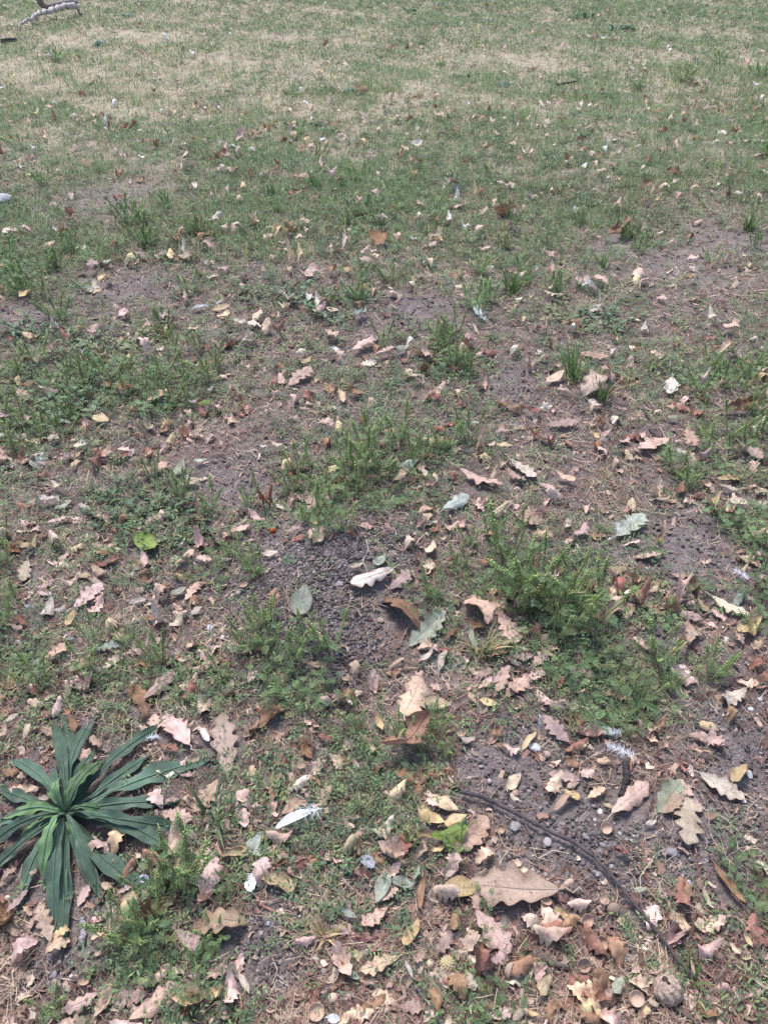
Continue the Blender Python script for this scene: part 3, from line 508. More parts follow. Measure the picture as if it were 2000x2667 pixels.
SPECIAL = {(650, 1300, 300, 745): 'pale green oval leaf lying alone on the dark soil mound', (650, 1300, 1050, 845): 'jagged dark brown oak leaf propped beside the soil mound', (650, 1300, 985, 915): 'grey green lobed leaf leaning in weeds below the jagged brown leaf',
 (650, 1300, 880, 470): 'pale greenish white lobed leaf lying across the soil mound edge', (1300, 2200, 345, 320): 'large tan oak leaf lying flat on dark gravel beside the twig', (650, 1750, 1335, 1010): 'curled bright green leaf lying on yellow leaves near the twig top',
 (1300, 1300, 1450, 880): 'crumpled veiny yellow tan oval leaf near the right edge', (650, 850, 1425, 180): 'dark red brown leaf standing out on bare soil', (0, 850, 1230, 525): 'fresh green oval leaf lying on dry litter', (0, 850, 585, 600): 'cream yellow oval leaf lying on dry litter left of centre',
 (0, 1300, 855, 250): 'yellow green curled leaf under the dark bushy weeds', (1300, 1750, 1160, 760): 'long pale oak leaf hanging down over dark soil', (1300, 1750, 1235, 650): 'pale twin lobed oak leaf arched over dark soil on its long stalk', (1300, 2200, 1310, 145): 'long narrow tan leaf leaning on weeds at the right edge',
 (1300, 1300, 720, 255): 'pale green white lobed leaf on bare soil beside a feather', (0, 2200, 1545, 500): 'wide brown curled oak leaf right of the ragweed below the rosette', (1300, 400, 605, 595): 'big dry brown leaf heaped on the grass edge', (1300, 400, 690, 540): 'upright dry brown leaf standing on top of the heaped leaf',
 (650, 850, 1300, 930): 'broad pinkish oak leaf lying flat beneath thin weed spikes', (650, 400, 640, 1050): 'pale greenish curled leaf standing on dry grass', (1300, 1750, 690, 900): 'broad pink oak leaf tilted at the foot of the black stick'}
n_kind = {'o': 0, 'v': 0, 'n': 0}
items = []
for (ox, oy), txt in SPEC.items():
    for code, xy in zip(txt.split()[::2], txt.split()[1::2]):
        q = [float(a) for a in xy.split(',')]
        items.append((code, ox + q[0] / Z, oy + q[1] / Z, ox + q[2] / Z, oy + q[3] / Z, SPECIAL.get((ox, oy, int(q[0]), int(q[1])))))
for it in items:
    if it[5]: USED.add(it[5])
SMALL = []
oaks = sorted((i for i in items if i[0][0] == 'o' and not i[5]), key=lambda i: -math.hypot(i[3] - i[1], i[4] - i[2]))
SMALL = oaks[275:]; _sm = {id(i) for i in SMALL}; items = [i for i in items if id(i) not in _sm]
for code, bu, bv, tu, tv, lab in items:
    n_kind[code[0]] += 1
    far_big = math.hypot(tu - bu, tv - bv) * mpp((bu + tu) / 2, (bv + tv) / 2)
    put_leaf(code[0], code[1], code[2], bu, bv, tu, tv, lab, maxlen=min(.165, far_big * 1.35 + .01))
print('leaves', n_kind)
SB = Bag()
for code, bu, bv, tu, tv, lab in SMALL:
    A, B = G(bu, bv), G(tu, tv); d = B - A; L = min(d.length * 1.2 + .01, .11); me, st = random.choice(PROTO['o' + code[2]])
    M4 = frame_matrix((A + B) / 2, (d.x, d.y), random.gauss(0, .35), random.gauss(0, .25), (L * 1.1, L, L), .012)
    co = np.empty(len(me.vertices) * 3, np.float32); me.vertices.foreach_get('co', co); co = co.reshape(-1, 3)
    q = np.empty(len(me.polygons) * 4, np.int32); me.loops.foreach_get('vertex_index', q)
    m = np.array(M4); SB.add(co @ m[:3, :3].T + m[:3, 3], q.reshape(-1, 4), c=tuple(np.array(COLS[code[1]]) * random.uniform(.85, 1.15))); DISCS.append(((A.x + B.x) / 2, (A.y + B.y) / 2, L * .35))
ob = link('small_fallen_leaves', SB.mesh('small_fallen_leaves', M_litter, True)); ob['kind'] = 'stuff'; ob['label'] = 'smallest fallen oak leaves scattered over the lawn'
# the biggest curled brown leaf
me, st = leaf_mesh('o', 'c', 733, M_leaf)
A, B = G(1000, 2010), G(1130, 1905)
ob = link('oak_leaf', me, None, (.29, .17, .12)); d = B - A
ob.matrix_world = frame_matrix((A + B) / 2, (d.x, d.y), -.35, .15, (.17, .135, .14), .05); link('stalk', st, ob, (.2, .12, .09))
tag(ob, 'biggest curled brown purple oak leaf propped up on green weeds', 'leaf', 'fallen oak leaves'); DISCS.append(((A.x + B.x) / 2, (A.y + B.y) / 2, .06))

# ------------------------------------------------------------------ the dark green rosette: every leaf its own part
def blade_mesh(L, wd, r, rise, droop, side):
    n, m = 26, 3; t = np.linspace(0, 1, n + 1); s = np.linspace(-1, 1, 2 * m + 1)
    env = wd * (np.sin(math.pi * np.clip(t * .93 + .07, 0, 1) ** 1.15) ** .75 * .5 + .02) * (t > -1)
    env = np.minimum(env, wd * .5 * (.22 + 1.3 * t))
    x = env[:, None] * s[None, :] * L
    wave = .17 * wd * L * (np.abs(s)[None, :] ** 2) * np.sin((24 + 4 * np.sign(s)[None, :]) * t[:, None] + 2 * np.sign(s)[None, :] + r.uniform(0, 6)) + .16 * wd * L * s[None, :] * np.sin(9 * t[:, None] + r.uniform(0, 6))
    z = rise * np.sin(math.pi * t ** .8)[:, None] - droop * t[:, None] ** 2 + wave + .3 * wd * L * np.abs(s)[None, :] * (.5 * (1 - t[:, None]) ** 2 + .03)
    y = L * t[:, None] + 0 * x; xx = x + side * L * (t[:, None] ** 2)
    V = np.stack([xx, y, z], -1); n1, n2 = x.shape; idx = np.arange(n1 * n2).reshape(n1, n2)
    q = np.stack([idx[:-1, :-1], idx[:-1, 1:], idx[1:, 1:], idx[1:, :-1]], -1).reshape(-1, 4)
    uv = np.stack([np.broadcast_to(s[None, :], x.shape), np.broadcast_to(t[:, None], x.shape)], -1).reshape(-1, 2)
    me = mesh_np('leaf', V, [q], None, M_rosette, uv, True)
    c = V[:, m] + [0, 0, .0012]; tv, tq, tt = tube(c[:-2], np.linspace(.0026, .0006, n - 1), 5)
    return me, mesh_np('midrib', tv, [tq, tt], None, M_stalk, smooth=True)
M_rosette = leaf_material('rosette_leaf', .75, 0.0, False, .12, True)
rc = G(181, 2138); ros = link('rosette_plant', None); ros.location = rc
tag(ros, 'dark green rosette plant with long wavy strap leaves flat on the ground', 'plant')
RL = [(570, 230, .11), (390, 330, .1), (860, 330, .115), (1245, 465, .13), (1135, 725, .12), (1150, 985, .13), (1130, 1140, .1), (195, 455, .12), (560, 500, .12), (690, 640, .13), (-30, 770, .14), (-90, 930, .13), (-150, 1080, .14),
      (-120, 1200, .13), (0, 1450, .13), (210, 1470, .1), (420, 1610, .15), (490, 1700, .1), (700, 1570, .15), (690, 1290, .12), (560, 1240, .13), (150, 1030, .15), (90, 900, .16), (370, 740, .15), (650, 560, .1), (300, 1290, .12), (-60, 1330, .12), (470, 330, .11), (960, 560, .12), (900, 1040, .12), (270, 640, .13), (-60, 1010, .12), (330, 1560, .13), (620, 1400, .14), (530, 640, .15), (480, 1090, .16), (300, 760, .15), (640, 900, .13)]
for i, (zx, zy, wd) in enumerate(RL):
    r = np.random.default_rng(900 + i); tip = G(zx / Z, 1750 + zy / Z); d = tip - rc; L = d.length * 1.06
    inner = L < .13
    me, mid = blade_mesh(L, wd * (1.5 if inner else 1.0), r, (.022 if not inner else .035) * r.uniform(.3, 1.6), .010 if not inner else -.012, r.uniform(-.3, .3))
    g = r.uniform(.7, 1.35); o = link('leaf', me, ros, (.062 * g, .102 * g, .074 * g))
    if inner: o.color = (.09 * g, .155 * g, .07 * g, 1)
    o.location = (0, 0, .012 + .002 * i % .014); o.rotation_euler = (0, 0, math.atan2(d.y, d.x) - math.pi / 2 + r.uniform(-.09, .09))
    link('midrib', mid, o, (.068 * g, .118 * g, .078 * g))
    for f in (.3, .6, .85): DISCS.append((rc.x + d.x * f, rc.y + d.y * f, .022))

# ------------------------------------------------------------------ ragweed and other weeds
def pinnate(r, npair=5, sub=True):
    """a cut ragweed leaf of unit length along +Y: V, tris"""
    V, T = [], []
    def diamond(p, d, L, w, up=.0):
        d = d / np.linalg.norm(d); nrm = np.array([0, 0, 1.]); sd_ = np.cross(d, nrm); sd_ /= np.linalg.norm(sd_) + 1e-9
        b = len(V); m_ = p + d * L * .45
        V.extend([p, m_ + sd_ * w + nrm * w * .35, p + d * L + nrm * up, m_ - sd_ * w + nrm * w * .35]); T.extend([[b, b + 1, b + 2], [b, b + 2, b + 3]])
    bend = r.uniform(.15, .55)
    for i in range(npair):
        t = .22 + .68 * i / npair; p = np.array([0, t, bend * t * (1 - t) - .3 * t * t * bend])
        l = .4 * math.sin(math.pi * (t * .8 + .15)) * r.uniform(.85, 1.15)
        for sg in (-1, 1):
            d = np.array([sg * 1.0, r.uniform(.6, 1.0), r.uniform(-.15, .25)])
            diamond(p, d, l, .027 + .012 * r.random(), r.uniform(-.04, .04))
            if sub:
                dd = d / np.linalg.norm(d)
                for f in (.4, .65): diamond(p + dd * l * f, d + np.array([sg * .6 * (1 if f < .5 else -1), (.9 if f > .5 else -.5), 0]), l * .42, .024)
    diamond(np.array([0, .82, bend * .82 * .18 - .2 * bend]), np.array([0, 1., -.2]), .24, .05)
    b = len(V); V.extend([np.array([-.012, 0, 0]), np.array([.012, 0, 0]), np.array([.03, .55, bend * .25 - .09 * bend]), np.array([-.03, .55, bend * .25 - .09 * bend]), np.array([0, .95, -.25 * bend])])
    T.extend([[b, b + 1, b + 2], [b, b + 2, b + 3], [b + 3, b + 2, b + 4]])
    return np.array(V), np.array(T)
def ovate(r):
    V = []; t = np.array([0, .3, .65, 1]); w = np.array([.03, .24, .2, 0.]) * r.uniform(.85, 1.15); bd = r.uniform(.1, .4)
    for a, b in zip(t, w):
        zz = bd * a * (1 - a) - .15 * a * a
        V += [[-b, a, zz + b * .35], [0, a, zz], [b, a, zz + b * .35]]
    Q = [[3 * i + k, 3 * i + k + 1, 3 * i + k + 4, 3 * i + k + 3] for i in range(3) for k in range(2)]
    T = [q2 for q in Q for q2 in ([q[0], q[1], q[2]], [q[0], q[2], q[3]])]
    return np.array(V), np.array(T)
def spike_geo(r, n=26):
    """a flower spike of unit height: knobbly little heads round a thin stem"""
    B = Bag(); tv, tq, tt = tube([[0, 0, 0], [0.01, 0, .5], [0, 0.01, 1]], [.012, .01, .006], 4); B.add(tv, tq, tt, (.15, .2, .075))
    oc = np.array([[1, 0, 0], [0, 1, 0], [-1, 0, 0], [0, -1, 0], [0, 0, 1], [0, 0, -1]], float); of = [[0, 1, 4], [1, 2, 4], [2, 3, 4], [3, 0, 4], [1, 0, 5], [2, 1, 5], [3, 2, 5], [0, 3, 5]]
    for i in range(n):
        f = i / n; a = i * 2.4; rr = .046 * (1 - .5 * f)
        c = np.array([math.cos(a) * rr * .9, math.sin(a) * rr * .9, .1 + .9 * f]); g = r.uniform(.8, 1.25)
        B.add(oc * np.array([rr, rr, rr * .8]) * .72 + c, T=of, c=(.27 * g, .36 * g, .14 * g))
    return B
LEAFG = [pinnate(np.random.default_rng(40 + i), 4 + i % 3) for i in range(6)]
OVG = [ovate(np.random.default_rng(70 + i)) for i in range(4)]
def tint(base, r, a=.2): 
    g = r.uniform(1 - a, 1 + a); return tuple(q * g * r.uniform(.94, 1.06) for q in base)
GC = (.100, .162, .078); GD = (.082, .130, .082); GL = (.16, .215, .095)
LEAFM = [mesh_np('leaf', v, [t], np.tile(tint(GC, random), (len(t), 1)), M_plant) for v, t in LEAFG for _ in range(2)]
OVM = [mesh_np('leaf', v, [t], np.tile(tint(GD, random), (len(t), 1)), M_plant, smooth=True) for v, t in OVG for _ in range(2)]
SPKG = [spike_geo(np.random.default_rng(60 + i), 44 + 4 * i) for i in range(3)]
SPKM = [b.mesh('flower_spike', M_plant, True) for b in SPKG]
def rot_to(d, up=(0, 0, 1), spin=0):
    d = np.asarray(d, float); d /= np.linalg.norm(d); x = np.cross(d, up); x /= np.linalg.norm(x) + 1e-9; z = np.cross(x, d)
    return np.stack([x, d, z], 1)     # columns: local X, Y (along d), Z
def plan(kind, r):
    """stems, leaves and spikes of a plant of height 1: (polylines, leaf list (M3, origin, proto), spike list)"""
    stems, leaves, spikes = [], [], []
    ns = {'r': r.integers(3, 6), 'b': r.integers(4, 6), 'a': r.integers(5, 8), 'k': r.integers(5, 8)}[kind]
    for i in range(ns):
        az = 6.28 * i / ns + r.uniform(-.5, .5); sp = {'r': r.uniform(.05, .45), 'b': r.uniform(.2, .8), 'a': r.uniform(.4, 1.15), 'k': r.uniform(.5, 1.7)}[kind]
        h = {'r': r.uniform(.55, .85), 'b': r.uniform(.45, .75), 'a': r.uniform(.35, .7), 'k': r.uniform(.3, .85)}[kind]
        o = np.array([math.cos(az), math.sin(az), 0]) * .03
        tt = np.linspace(0, 1, 6)
        pts = np.stack([o[0] + math.cos(az) * sp * tt ** .8, o[1] + math.sin(az) * sp * tt ** .8, h * tt ** (1.0 if kind != 'r' else .85)], 1) + r.normal(0, .012, (6, 3)) * tt[:, None]
        stems.append(pts)
        nlf = {'r': 5, 'b': 5, 'a': 8, 'k': 9}[kind]
        for j in range(nlf):
            f = (j + .6) / nlf if kind != 'r' else .04 + .8 * ((j + .4) / nlf) ** 1.3
            k = f * 5; k0 = min(int(k), 4); p = pts[k0] * (1 - (k - k0)) + pts[k0 + 1] * (k - k0)
            a = j * 2.4 + i + r.uniform(-.4, .4); el = r.uniform(-.1, .75)
            d = np.array([math.cos(a) * math.cos(el), math.sin(a) * math.cos(el), math.sin(el)])
            L = {'r': .22 * (1 - .6 * f), 'b': .30 * (1 - .4 * f), 'a': .27 * (1 - .3 * f), 'k': .15}[kind] * r.uniform(.75, 1.25)
            leaves.append((rot_to(d) * L * (np.array([1, 1, 1]) if kind != 'k' else np.array([.55, 1, 1])), p, int(r.integers(0, 99))))
        if kind == 'r' or (kind == 'b' and r.random() < .25):
            tdir = pts[-1] - pts[-2]; tdir /= np.linalg.norm(tdir); tdir += r.normal(0, .08, 3)
            if kind == 'r':
                for f in (.55, .7, .84):
                    if r.random() < .6:
                        k = f * 5; k0 = int(k); p = pts[k0] * (1 - k + k0) + pts[k0 + 1] * (k - k0); a = r.uniform(0, 6.28)
                        spikes.append((rot_to(tdir + np.array([math.cos(a), math.sin(a), .2]) * r.uniform(.3, .7)), p, r.uniform(.14, .3), int(r.integers(0, 3))))
            spikes.append((rot_to(tdir), pts[-1] - tdir * .02, r.uniform(.3, .6) if kind == 'r' else r.uniform(.15, .25), int(r.integers(0, 3))))
    return stems, leaves, spikes
def mat4(R, p):
    M = Matrix([[*R[i], p[i]] for i in range(3)] + [[0, 0, 0, 1]]); return M
SWAP = np.array([[1, 0, 0], [0, 0, 1], [0, -1, 0]], float)   # spike geometry grows along Z; bring it to Y
def plant_proto(kind, seed, detailed):
    r = np.random.default_rng(seed); stems, leaves, spikes = plan(kind, r)
    nm = {'r': 'ragweed_plant', 'b': 'ragweed_plant', 'a': 'bushy_weed', 'k': 'wiry_weed'}[kind]
    sc = {'r': (.32, .34, .16), 'b': (.2, .22, .11), 'a': (.16, .12, .09), 'k': (.17, .13, .08)}[kind]
    rad = .0085 if kind != 'k' else .006
    pinn = kind in 'rb'
    def leafgeo(k): return (LEAFG[k % 6] if pinn else OVG[k % 4])
    if detailed == 2:
        root = link(nm, None)
        for pts in stems:
            tv, tq, tt = tube(pts, np.linspace(rad * 1.3, rad * .6, len(pts)), 5); B = Bag(); B.add(tv, tq, tt, tint(sc, r)); link('stem', B.mesh('stem', M_plant, True), root)
        for R, p, k in leaves:
            o = link('leaf', (LEAFM if pinn else OVM)[k % (12 if pinn else 8)], root); o.matrix_local = mat4(R, p)
        for R, p, L, k in spikes:
            o = link('flower_spike', SPKM[k], root); o.matrix_local = mat4(R @ SWAP.T * L, p)
        return root
    BS, BF, BK = Bag(), Bag(), Bag()
    for pts in stems:
        tv, tq, tt = tube(pts[::2] if detailed == 0 else pts, rad * 1.2, 3, False); BS.add(tv, tq, tt, tint(sc, r))
    for R, p, k in leaves:
        v, t = leafgeo(k); BF.add(v @ R.T + p, T=t, c=tint(tuple(q * 1.3 for q in (GC if pinn else GD)), r, .3))
    for R, p, L, k in spikes:
        b_ = SPKG[k]; v = np.concatenate(b_.V); M3 = R @ SWAP.T * L
        BK.add(v @ M3.T + p, np.concatenate(b_.Q), np.concatenate(b_.T), c=tint((.22, .30, .12), r))
    if detailed == 1:
        root = link(nm, None); link('stem', BS.mesh('stem', M_plant), root); link('foliage', BF.mesh('foliage', M_plant), root)
        for R, p, L, k in spikes:
            o = link('flower_spike', SPKM[k], root); o.matrix_local = mat4(R @ SWAP.T * L, p)
        return root
    for b_ in (BS, BK):
        if b_.V: BF.add(np.concatenate(b_.V), np.concatenate(b_.Q), np.concatenate(b_.T), c=tint((.26, .35, .15), r))
    return link(nm, BF.mesh(nm, M_plant))
PL = {}
for kd in 'rbak':
    PL[kd, 2] = [plant_proto(kd, 300 + i + ord(kd), 2) for i in range(3)]
    PL[kd, 1] = [plant_proto(kd, 400 + i + ord(kd), 1) for i in range(3)]
for kd in 'rb':
    PL[kd, 0] = [plant_proto(kd, 500 + i + ord(kd), 0) for i in range(4)]
FRESH = {id(o) for v in PL.values() for o in v}
PW = {'r': 'ragweed with green flower spikes', 'b': 'low leafy ragweed', 'a': 'dark bushy weed with small oval leaves', 'k': 'wiry creeping weed with tiny leaves'}
PG = {'r': 'ragweed plants', 'b': 'ragweed plants', 'a': 'bushy weeds', 'k': 'wiry weeds'}
def put_plant(kind, lvl, p, h, label, group, rz=None, wide=1.0):
    lst = PL[kind, lvl]; src = random.choice(lst)
    if id(src) in FRESH: FRESH.discard(id(src)); o = src
    else: o = copy_tree(src)
    o.location = (p.x, p.y, p.z - .004); o.rotation_euler = (random.gauss(0, .07), random.gauss(0, .07), random.uniform(0, 6.28) if rz is None else rz)
    o.scale = (h * wide, h * wide, h); tag(o, label, 'weed', group); return o
PLANTS = '''r.18:800,1360 860,1310 930,1280 1000,1240 1080,1210 1150,1180 1220,1150 760,1290 780,1230 900,1230 960,1190 1040,1160
r.15:900,1380 830,1400 b.10:1010,1310 980,1330 870,1350 1110,1240 840,1270
r.22:1390,1560 1430,1590 1480,1600 1340,1540 1520,1640 1450,1660 1320,1480 1500,1560 1360,1600
b.11:1560,1700 1500,1740 1600,1780 1540,1800 1460,1720 1700,1860 1640,1890 1550,1870 r.13:1660,1830 1740,1790 1850,1770 1280,1390 1720,1720
r.13:1130,1560 1190,1490 1220,1420 1240,1560 b.07:1100,1600 1160,1640 1060,1530 1000,1480
r.14:700,1690 760,1720 690,1630 790,1660 860,1700 650,1690 b.10:810,1780 740,1800 850,1820 760,1850 720,1760
r.10:1040,1920 930,1900 1100,1960 1160,1960 1130,1900 b.06:960,1970 1080,2030 r.09:1070,2190 1190,2220
k.07:1020,2160 1000,2080 960,2210 1060,2080 1040,2030 880,2060 920,2200 1050,2250 950,2100 900,2130 1000,2000
a.05:740,2040 700,2010 800,2130 730,2200 850,2350 900,2330 1010,2390 690,2090 820,2320
r.15:400,2420 390,2330 460,2310 500,2290 350,2440 b.08:420,2530 480,2540 370,2500 r.10:600,2330 560,2440 530,2500 140,2640 b.06:460,2650 560,2610 670,2650
b.06:1220,2470 1250,2400 1270,2630 1240,2580 1370,2520 1390,2560 1310,2640 1950,2350 1980,2290 1900,2240 1990,2390 1970,2330
a.08:290,1330 340,1360 400,1350 250,1290 450,1340 370,1410 460,1400 520,1380 300,1290 420,1300 500,1420 r.14:400,1250 540,1340 650,1320 470,1300 r.12:600,1450 650,1470 570,1480 670,1500 b.07:520,1500 570,1520 480,1510
r.13:20,1480 10,1420 15,1640 40,1560 b.07:30,1760 90,1720 a.07:60,1700 20,1700 r.13:250,1690 330,1680 230,1750 b.06:300,1740 350,1740 260,1770 400,1790 450,1770 490,1820 550,1830 300,1800 k.07:200,1700 170,1750 r.12:420,1730 110,1790 580,1770'''
MIDP = '''r.15:60,1110 110,1130 150,1100 40,1180 100,1180 10,1080 130,1010 180,980 220,1000 280,990 320,1020 240,960 90,950 50,980 400,1030 450,1050 500,1030 420,980 480,990 540,1000 560,960 450,930 520,920 160,1140 190,1090
b.12:300,1060 380,1070 200,1040 430,1070 350,1040 90,1040 150,1050 490,1060 340,960 r.15:1170,930 1200,950 1140,910 1220,970 1160,890 1190,870 1000,900 1180,960 b.11:1150,950 1130,870 1060,880
r.15:1850,960 1900,980 1950,990 1980,960 1880,1010 1940,1040 1830,1030 1790,1270 1760,1240 1900,1180 1840,1180 1950,1180 1980,1130 1900,1140 1960,1080 b.10:1860,1230 1920,1390 1960,1400 1990,1420 1890,1360 1980,1460 1980,1640 1820,1530 1720,1620 1960,1560 1990,1520 1700,1450 1930,1250 1820,1120 1750,1200
a.10:180,1080 230,1070 90,1090 700,770 740,790 780,770 820,800 900,790 960,770 870,840 1560,830 1600,850 1530,860 640,780 1480,830 60,870 120,880 200,900 250,930 330,900 400,880'''
def read_plants(txt, lvl):
    for blk in txt.split():
        if ':' in blk: head, blk = blk.split(':'); kd, h = head[0], float(head[1:])
        u, v = [float(a) for a in blk.split(',')]; p = G(u, v)
        hh = h * random.uniform(.85, 1.2)
        put_plant(kd, lvl, p, hh, label_at(PW[kd], u, v, ('the tall ragweed clump',) if 0 else ()), PG[kd], wide=random.uniform(.85, 1.15) * (1.0 if kd in 'rk' else 1.15))
read_plants(PLANTS, 2)
read_plants(MIDP, 1)
# the weedy strip farther back: the plants look all alike there
n_far = 0
while n_far < 125:
    v = random.uniform(330, 860); u = random.uniform(-60, 2060); x, y = [float(q) for q in flat(u, v)]
    g = float(green(np.array([x]), np.array([y]))[0])
    if random.random() > (g ** 2.2) * (1.0 if v > 440 else .5): continue
    kd = 'r' if random.random() < .72 else 'b'
    p = Vector((x, y, float(hgt(x, y)))); put_plant(kd, 0, p, random.uniform(.11, .19) * (1 if kd == 'r' else .7), label_at('spiky green ragweed' if kd == 'r' else 'low green ragweed', u, v), 'ragweed plants in the far strip', wide=random.uniform(.9, 1.3)); n_far += 1
for k, v in PL.items():
    for o in v:
        if id(o) in FRESH:
            for ch in list(o.children): bpy.data.objects.remove(ch)
            bpy.data.objects.remove(o)

# grass tufts
def tuft(u, v, n, h, label, col=(.10, .17, .055), spread=.03, dry=0.0):
    r = np.random.default_rng(int(u + 7 * v)); p = G(u, v); root = link('grass_tuft', None); root.location = p; tag(root, label, 'grass tuft', 'grass tufts')
    for i in range(n):
        az = r.uniform(0, 6.28); ln = r.uniform(.5, 1.1) * h; lean = r.uniform(.15, .9); tt = np.linspace(0, 1, 5); w = r.uniform(.0016, .003) * (1 + h * 3)
        c = np.stack([math.cos(az) * (spread * r.random() + ln * lean * tt ** 1.6), math.sin(az) * (spread * r.random() + ln * lean * tt ** 1.6), ln * (tt - .35 * lean * tt ** 2)], 1)
        sd_ = np.array([-math.sin(az), math.cos(az), 0]); ww = w * (1 - tt ** 2)[:, None] + .0002
        V = np.concatenate([c - sd_ * ww, c + sd_ * ww]); Q = [[k, k + 5, k + 6, k + 1] for k in range(4)]
        cl = tint((.38, .30, .17) if r.random() < dry else col, r, .25)
        link('blade', mesh_np('blade', V, [Q], np.tile(cl, (4, 1)), M_grass), root)
tuft(1330, 765, 26, .17, 'bright green grass tuft with broad upright blades on dry grass')
tuft(1570, 695, 20, .16, 'fresh green grass tuft below the heap of brown leaves')
tuft(1490, 985, 24, .16, 'arching dark green grass tuft in the right middle'); tuft(1560, 1040, 20, .13, 'green grass tuft beside dry straw, right of the curled grey leaf', dry=.4); tuft(430, 880, 18, .1, 'half dry grass tuft below the grey and white feathers', dry=.6)
tuft(560, 2130, 16, .09, 'thin flattened green grass tuft right of the rosette', (.1, .15, .075)); tuft(850, 2445, 18, .05, 'small broken tuft of pale straw on the soil', dry=1.0, spread=.012); tuft(1690, 960, 14, .12, 'half dry grass tuft right of the long grass', dry=.5); tuft(10, 1820, 16, .06, 'pale dead grass tuft at the left edge', dry=1.0)
tuft(1640, 1000, 30, .05, 'low tuft of bleached straw among pink leaves', dry=1.0); tuft(1250, 1700, 30, .08, 'dry straw tuft below the grey green lobed leaf', dry=.9)
tuft(820, 490, 24, .15, 'tall thin grass tuft in the spiky green stand'); tuft(380, 640, 18, .14, 'grass tuft with drooping seed blades in the left weeds'); tuft(1950, 600, 40, .13, 'dense bright green tuft on bare soil at the right edge')
tuft(1800, 2560, 14, .05, 'thin dry grass tuft beside the walnut', dry=.6)

# broad leafed weeds far out on the lawn
def broadweed(u, v, n, s, label, col=GD):
    r = np.random.default_rng(int(3 * u + v)); p = G(u, v); root = link('broadleaf_weed', None); root.location = p; tag(root, label, 'weed', 'broad leafed weeds on the far lawn')
    m = mpp(u, v)
    for i in range(n):
        a = r.uniform(0, 6.28); el = r.uniform(.1, 1.0); L = .62 * s * m * r.uniform(.6, 1.1); vv, tt = OVG[i % 4]
        R = rot_to((math.cos(a) * math.cos(el), math.sin(a) * math.cos(el), math.sin(el))) * L
        link('leaf', mesh_np('leaf', vv @ R.T + np.array([r.normal(0, s * m * .5), r.normal(0, s * m * .4), .01]), [tt], np.tile(tint(col, r, .25), (len(tt), 1)), M_weed), root)
BL = (.11, .18, .14)
for a in [(260, 118, 18, 28, 'pale blue green leafy weed on the lawn below the fallen branch', BL), (1625, 78, 34, 34, 'dark green leafy weed, largest on the far lawn', (.06, .125, .055)), (1520, 45, 20, 26, 'dark green weed near a pale leaf at the top right', (.07, .13, .06)),
          (1070, 32, 18, 24, 'dark leafy weed near the top centre', (.06, .11, .06)), (1200, 204, 26, 24, 'flat dark green weed in the middle of the far lawn', (.05, .105, .055)), (1315, 225, 22, 26, 'blue green weed beside a pale leaf left of the short black twig', BL),
          (915, 240, 22, 22, 'green weed sheltering reddish leaves on the far lawn', BL), (1150, 172, 18, 22, 'bright green upright weed right of the far centre', (.09, .17, .06)), (560, 272, 12, 16, 'small dark weed left of the spiky far weeds', BL), (820, 330, 24, 24, 'dark green spreading weed above the brown leaf', (.06, .11, .05)),
          (400, 215, 16, 18, 'blue green weed under a white leaf on the left lawn', BL), (235, 225, 16, 16, 'bright green low weed on the left lawn', (.08, .16, .06)), (50, 400, 10, 26, 'glossy green weed with long leaves at the left edge', (.09, .17, .07)), (1520, 360, 16, 24, 'round leaved green weed left of a white leaf', (.09, .15, .08)),
          (1010, 295, 18, 20, 'small blue green weed above the dry leaf row', BL), (480, 130, 16, 18, 'dark low weed on the bright straw slope', GD), (1660, 230, 20, 22, 'dark shrubby weed right of the short black twig', GD), (330, 45, 18, 20, 'blue green weed beside the straw at the top left', BL), (360, 12, 16, 18, 'pale weed at the top edge right of the fallen branch', BL)]:
    broadweed(*a)
for u, v, h, lab in [(150, 160, .22, 'small round shrubby weed on the lawn below the fallen branch'), (1780, 212, .24, 'round shrubby weed, largest on the right lawn'), (1660, 235, .15, 'low shrubby weed on a dark patch of lawn'), (1870, 165, .2, 'shrubby green weed at the right of the far lawn'), (1970, 200, .2, 'leafy shrubby weed at the right edge of the lawn')]:
    q = copy_tree(next(o for o in COL.objects if o.name.startswith('ragweed_plant') and o.parent is None and o.type == 'MESH')); q.name = 'shrubby_weed'; p = G(u, v); q.location = p; q.scale = (h * 1.5, h * 1.5, h); q.rotation_euler = (0, 0, u); tag(q, lab, 'weed', 'shrubby weeds')

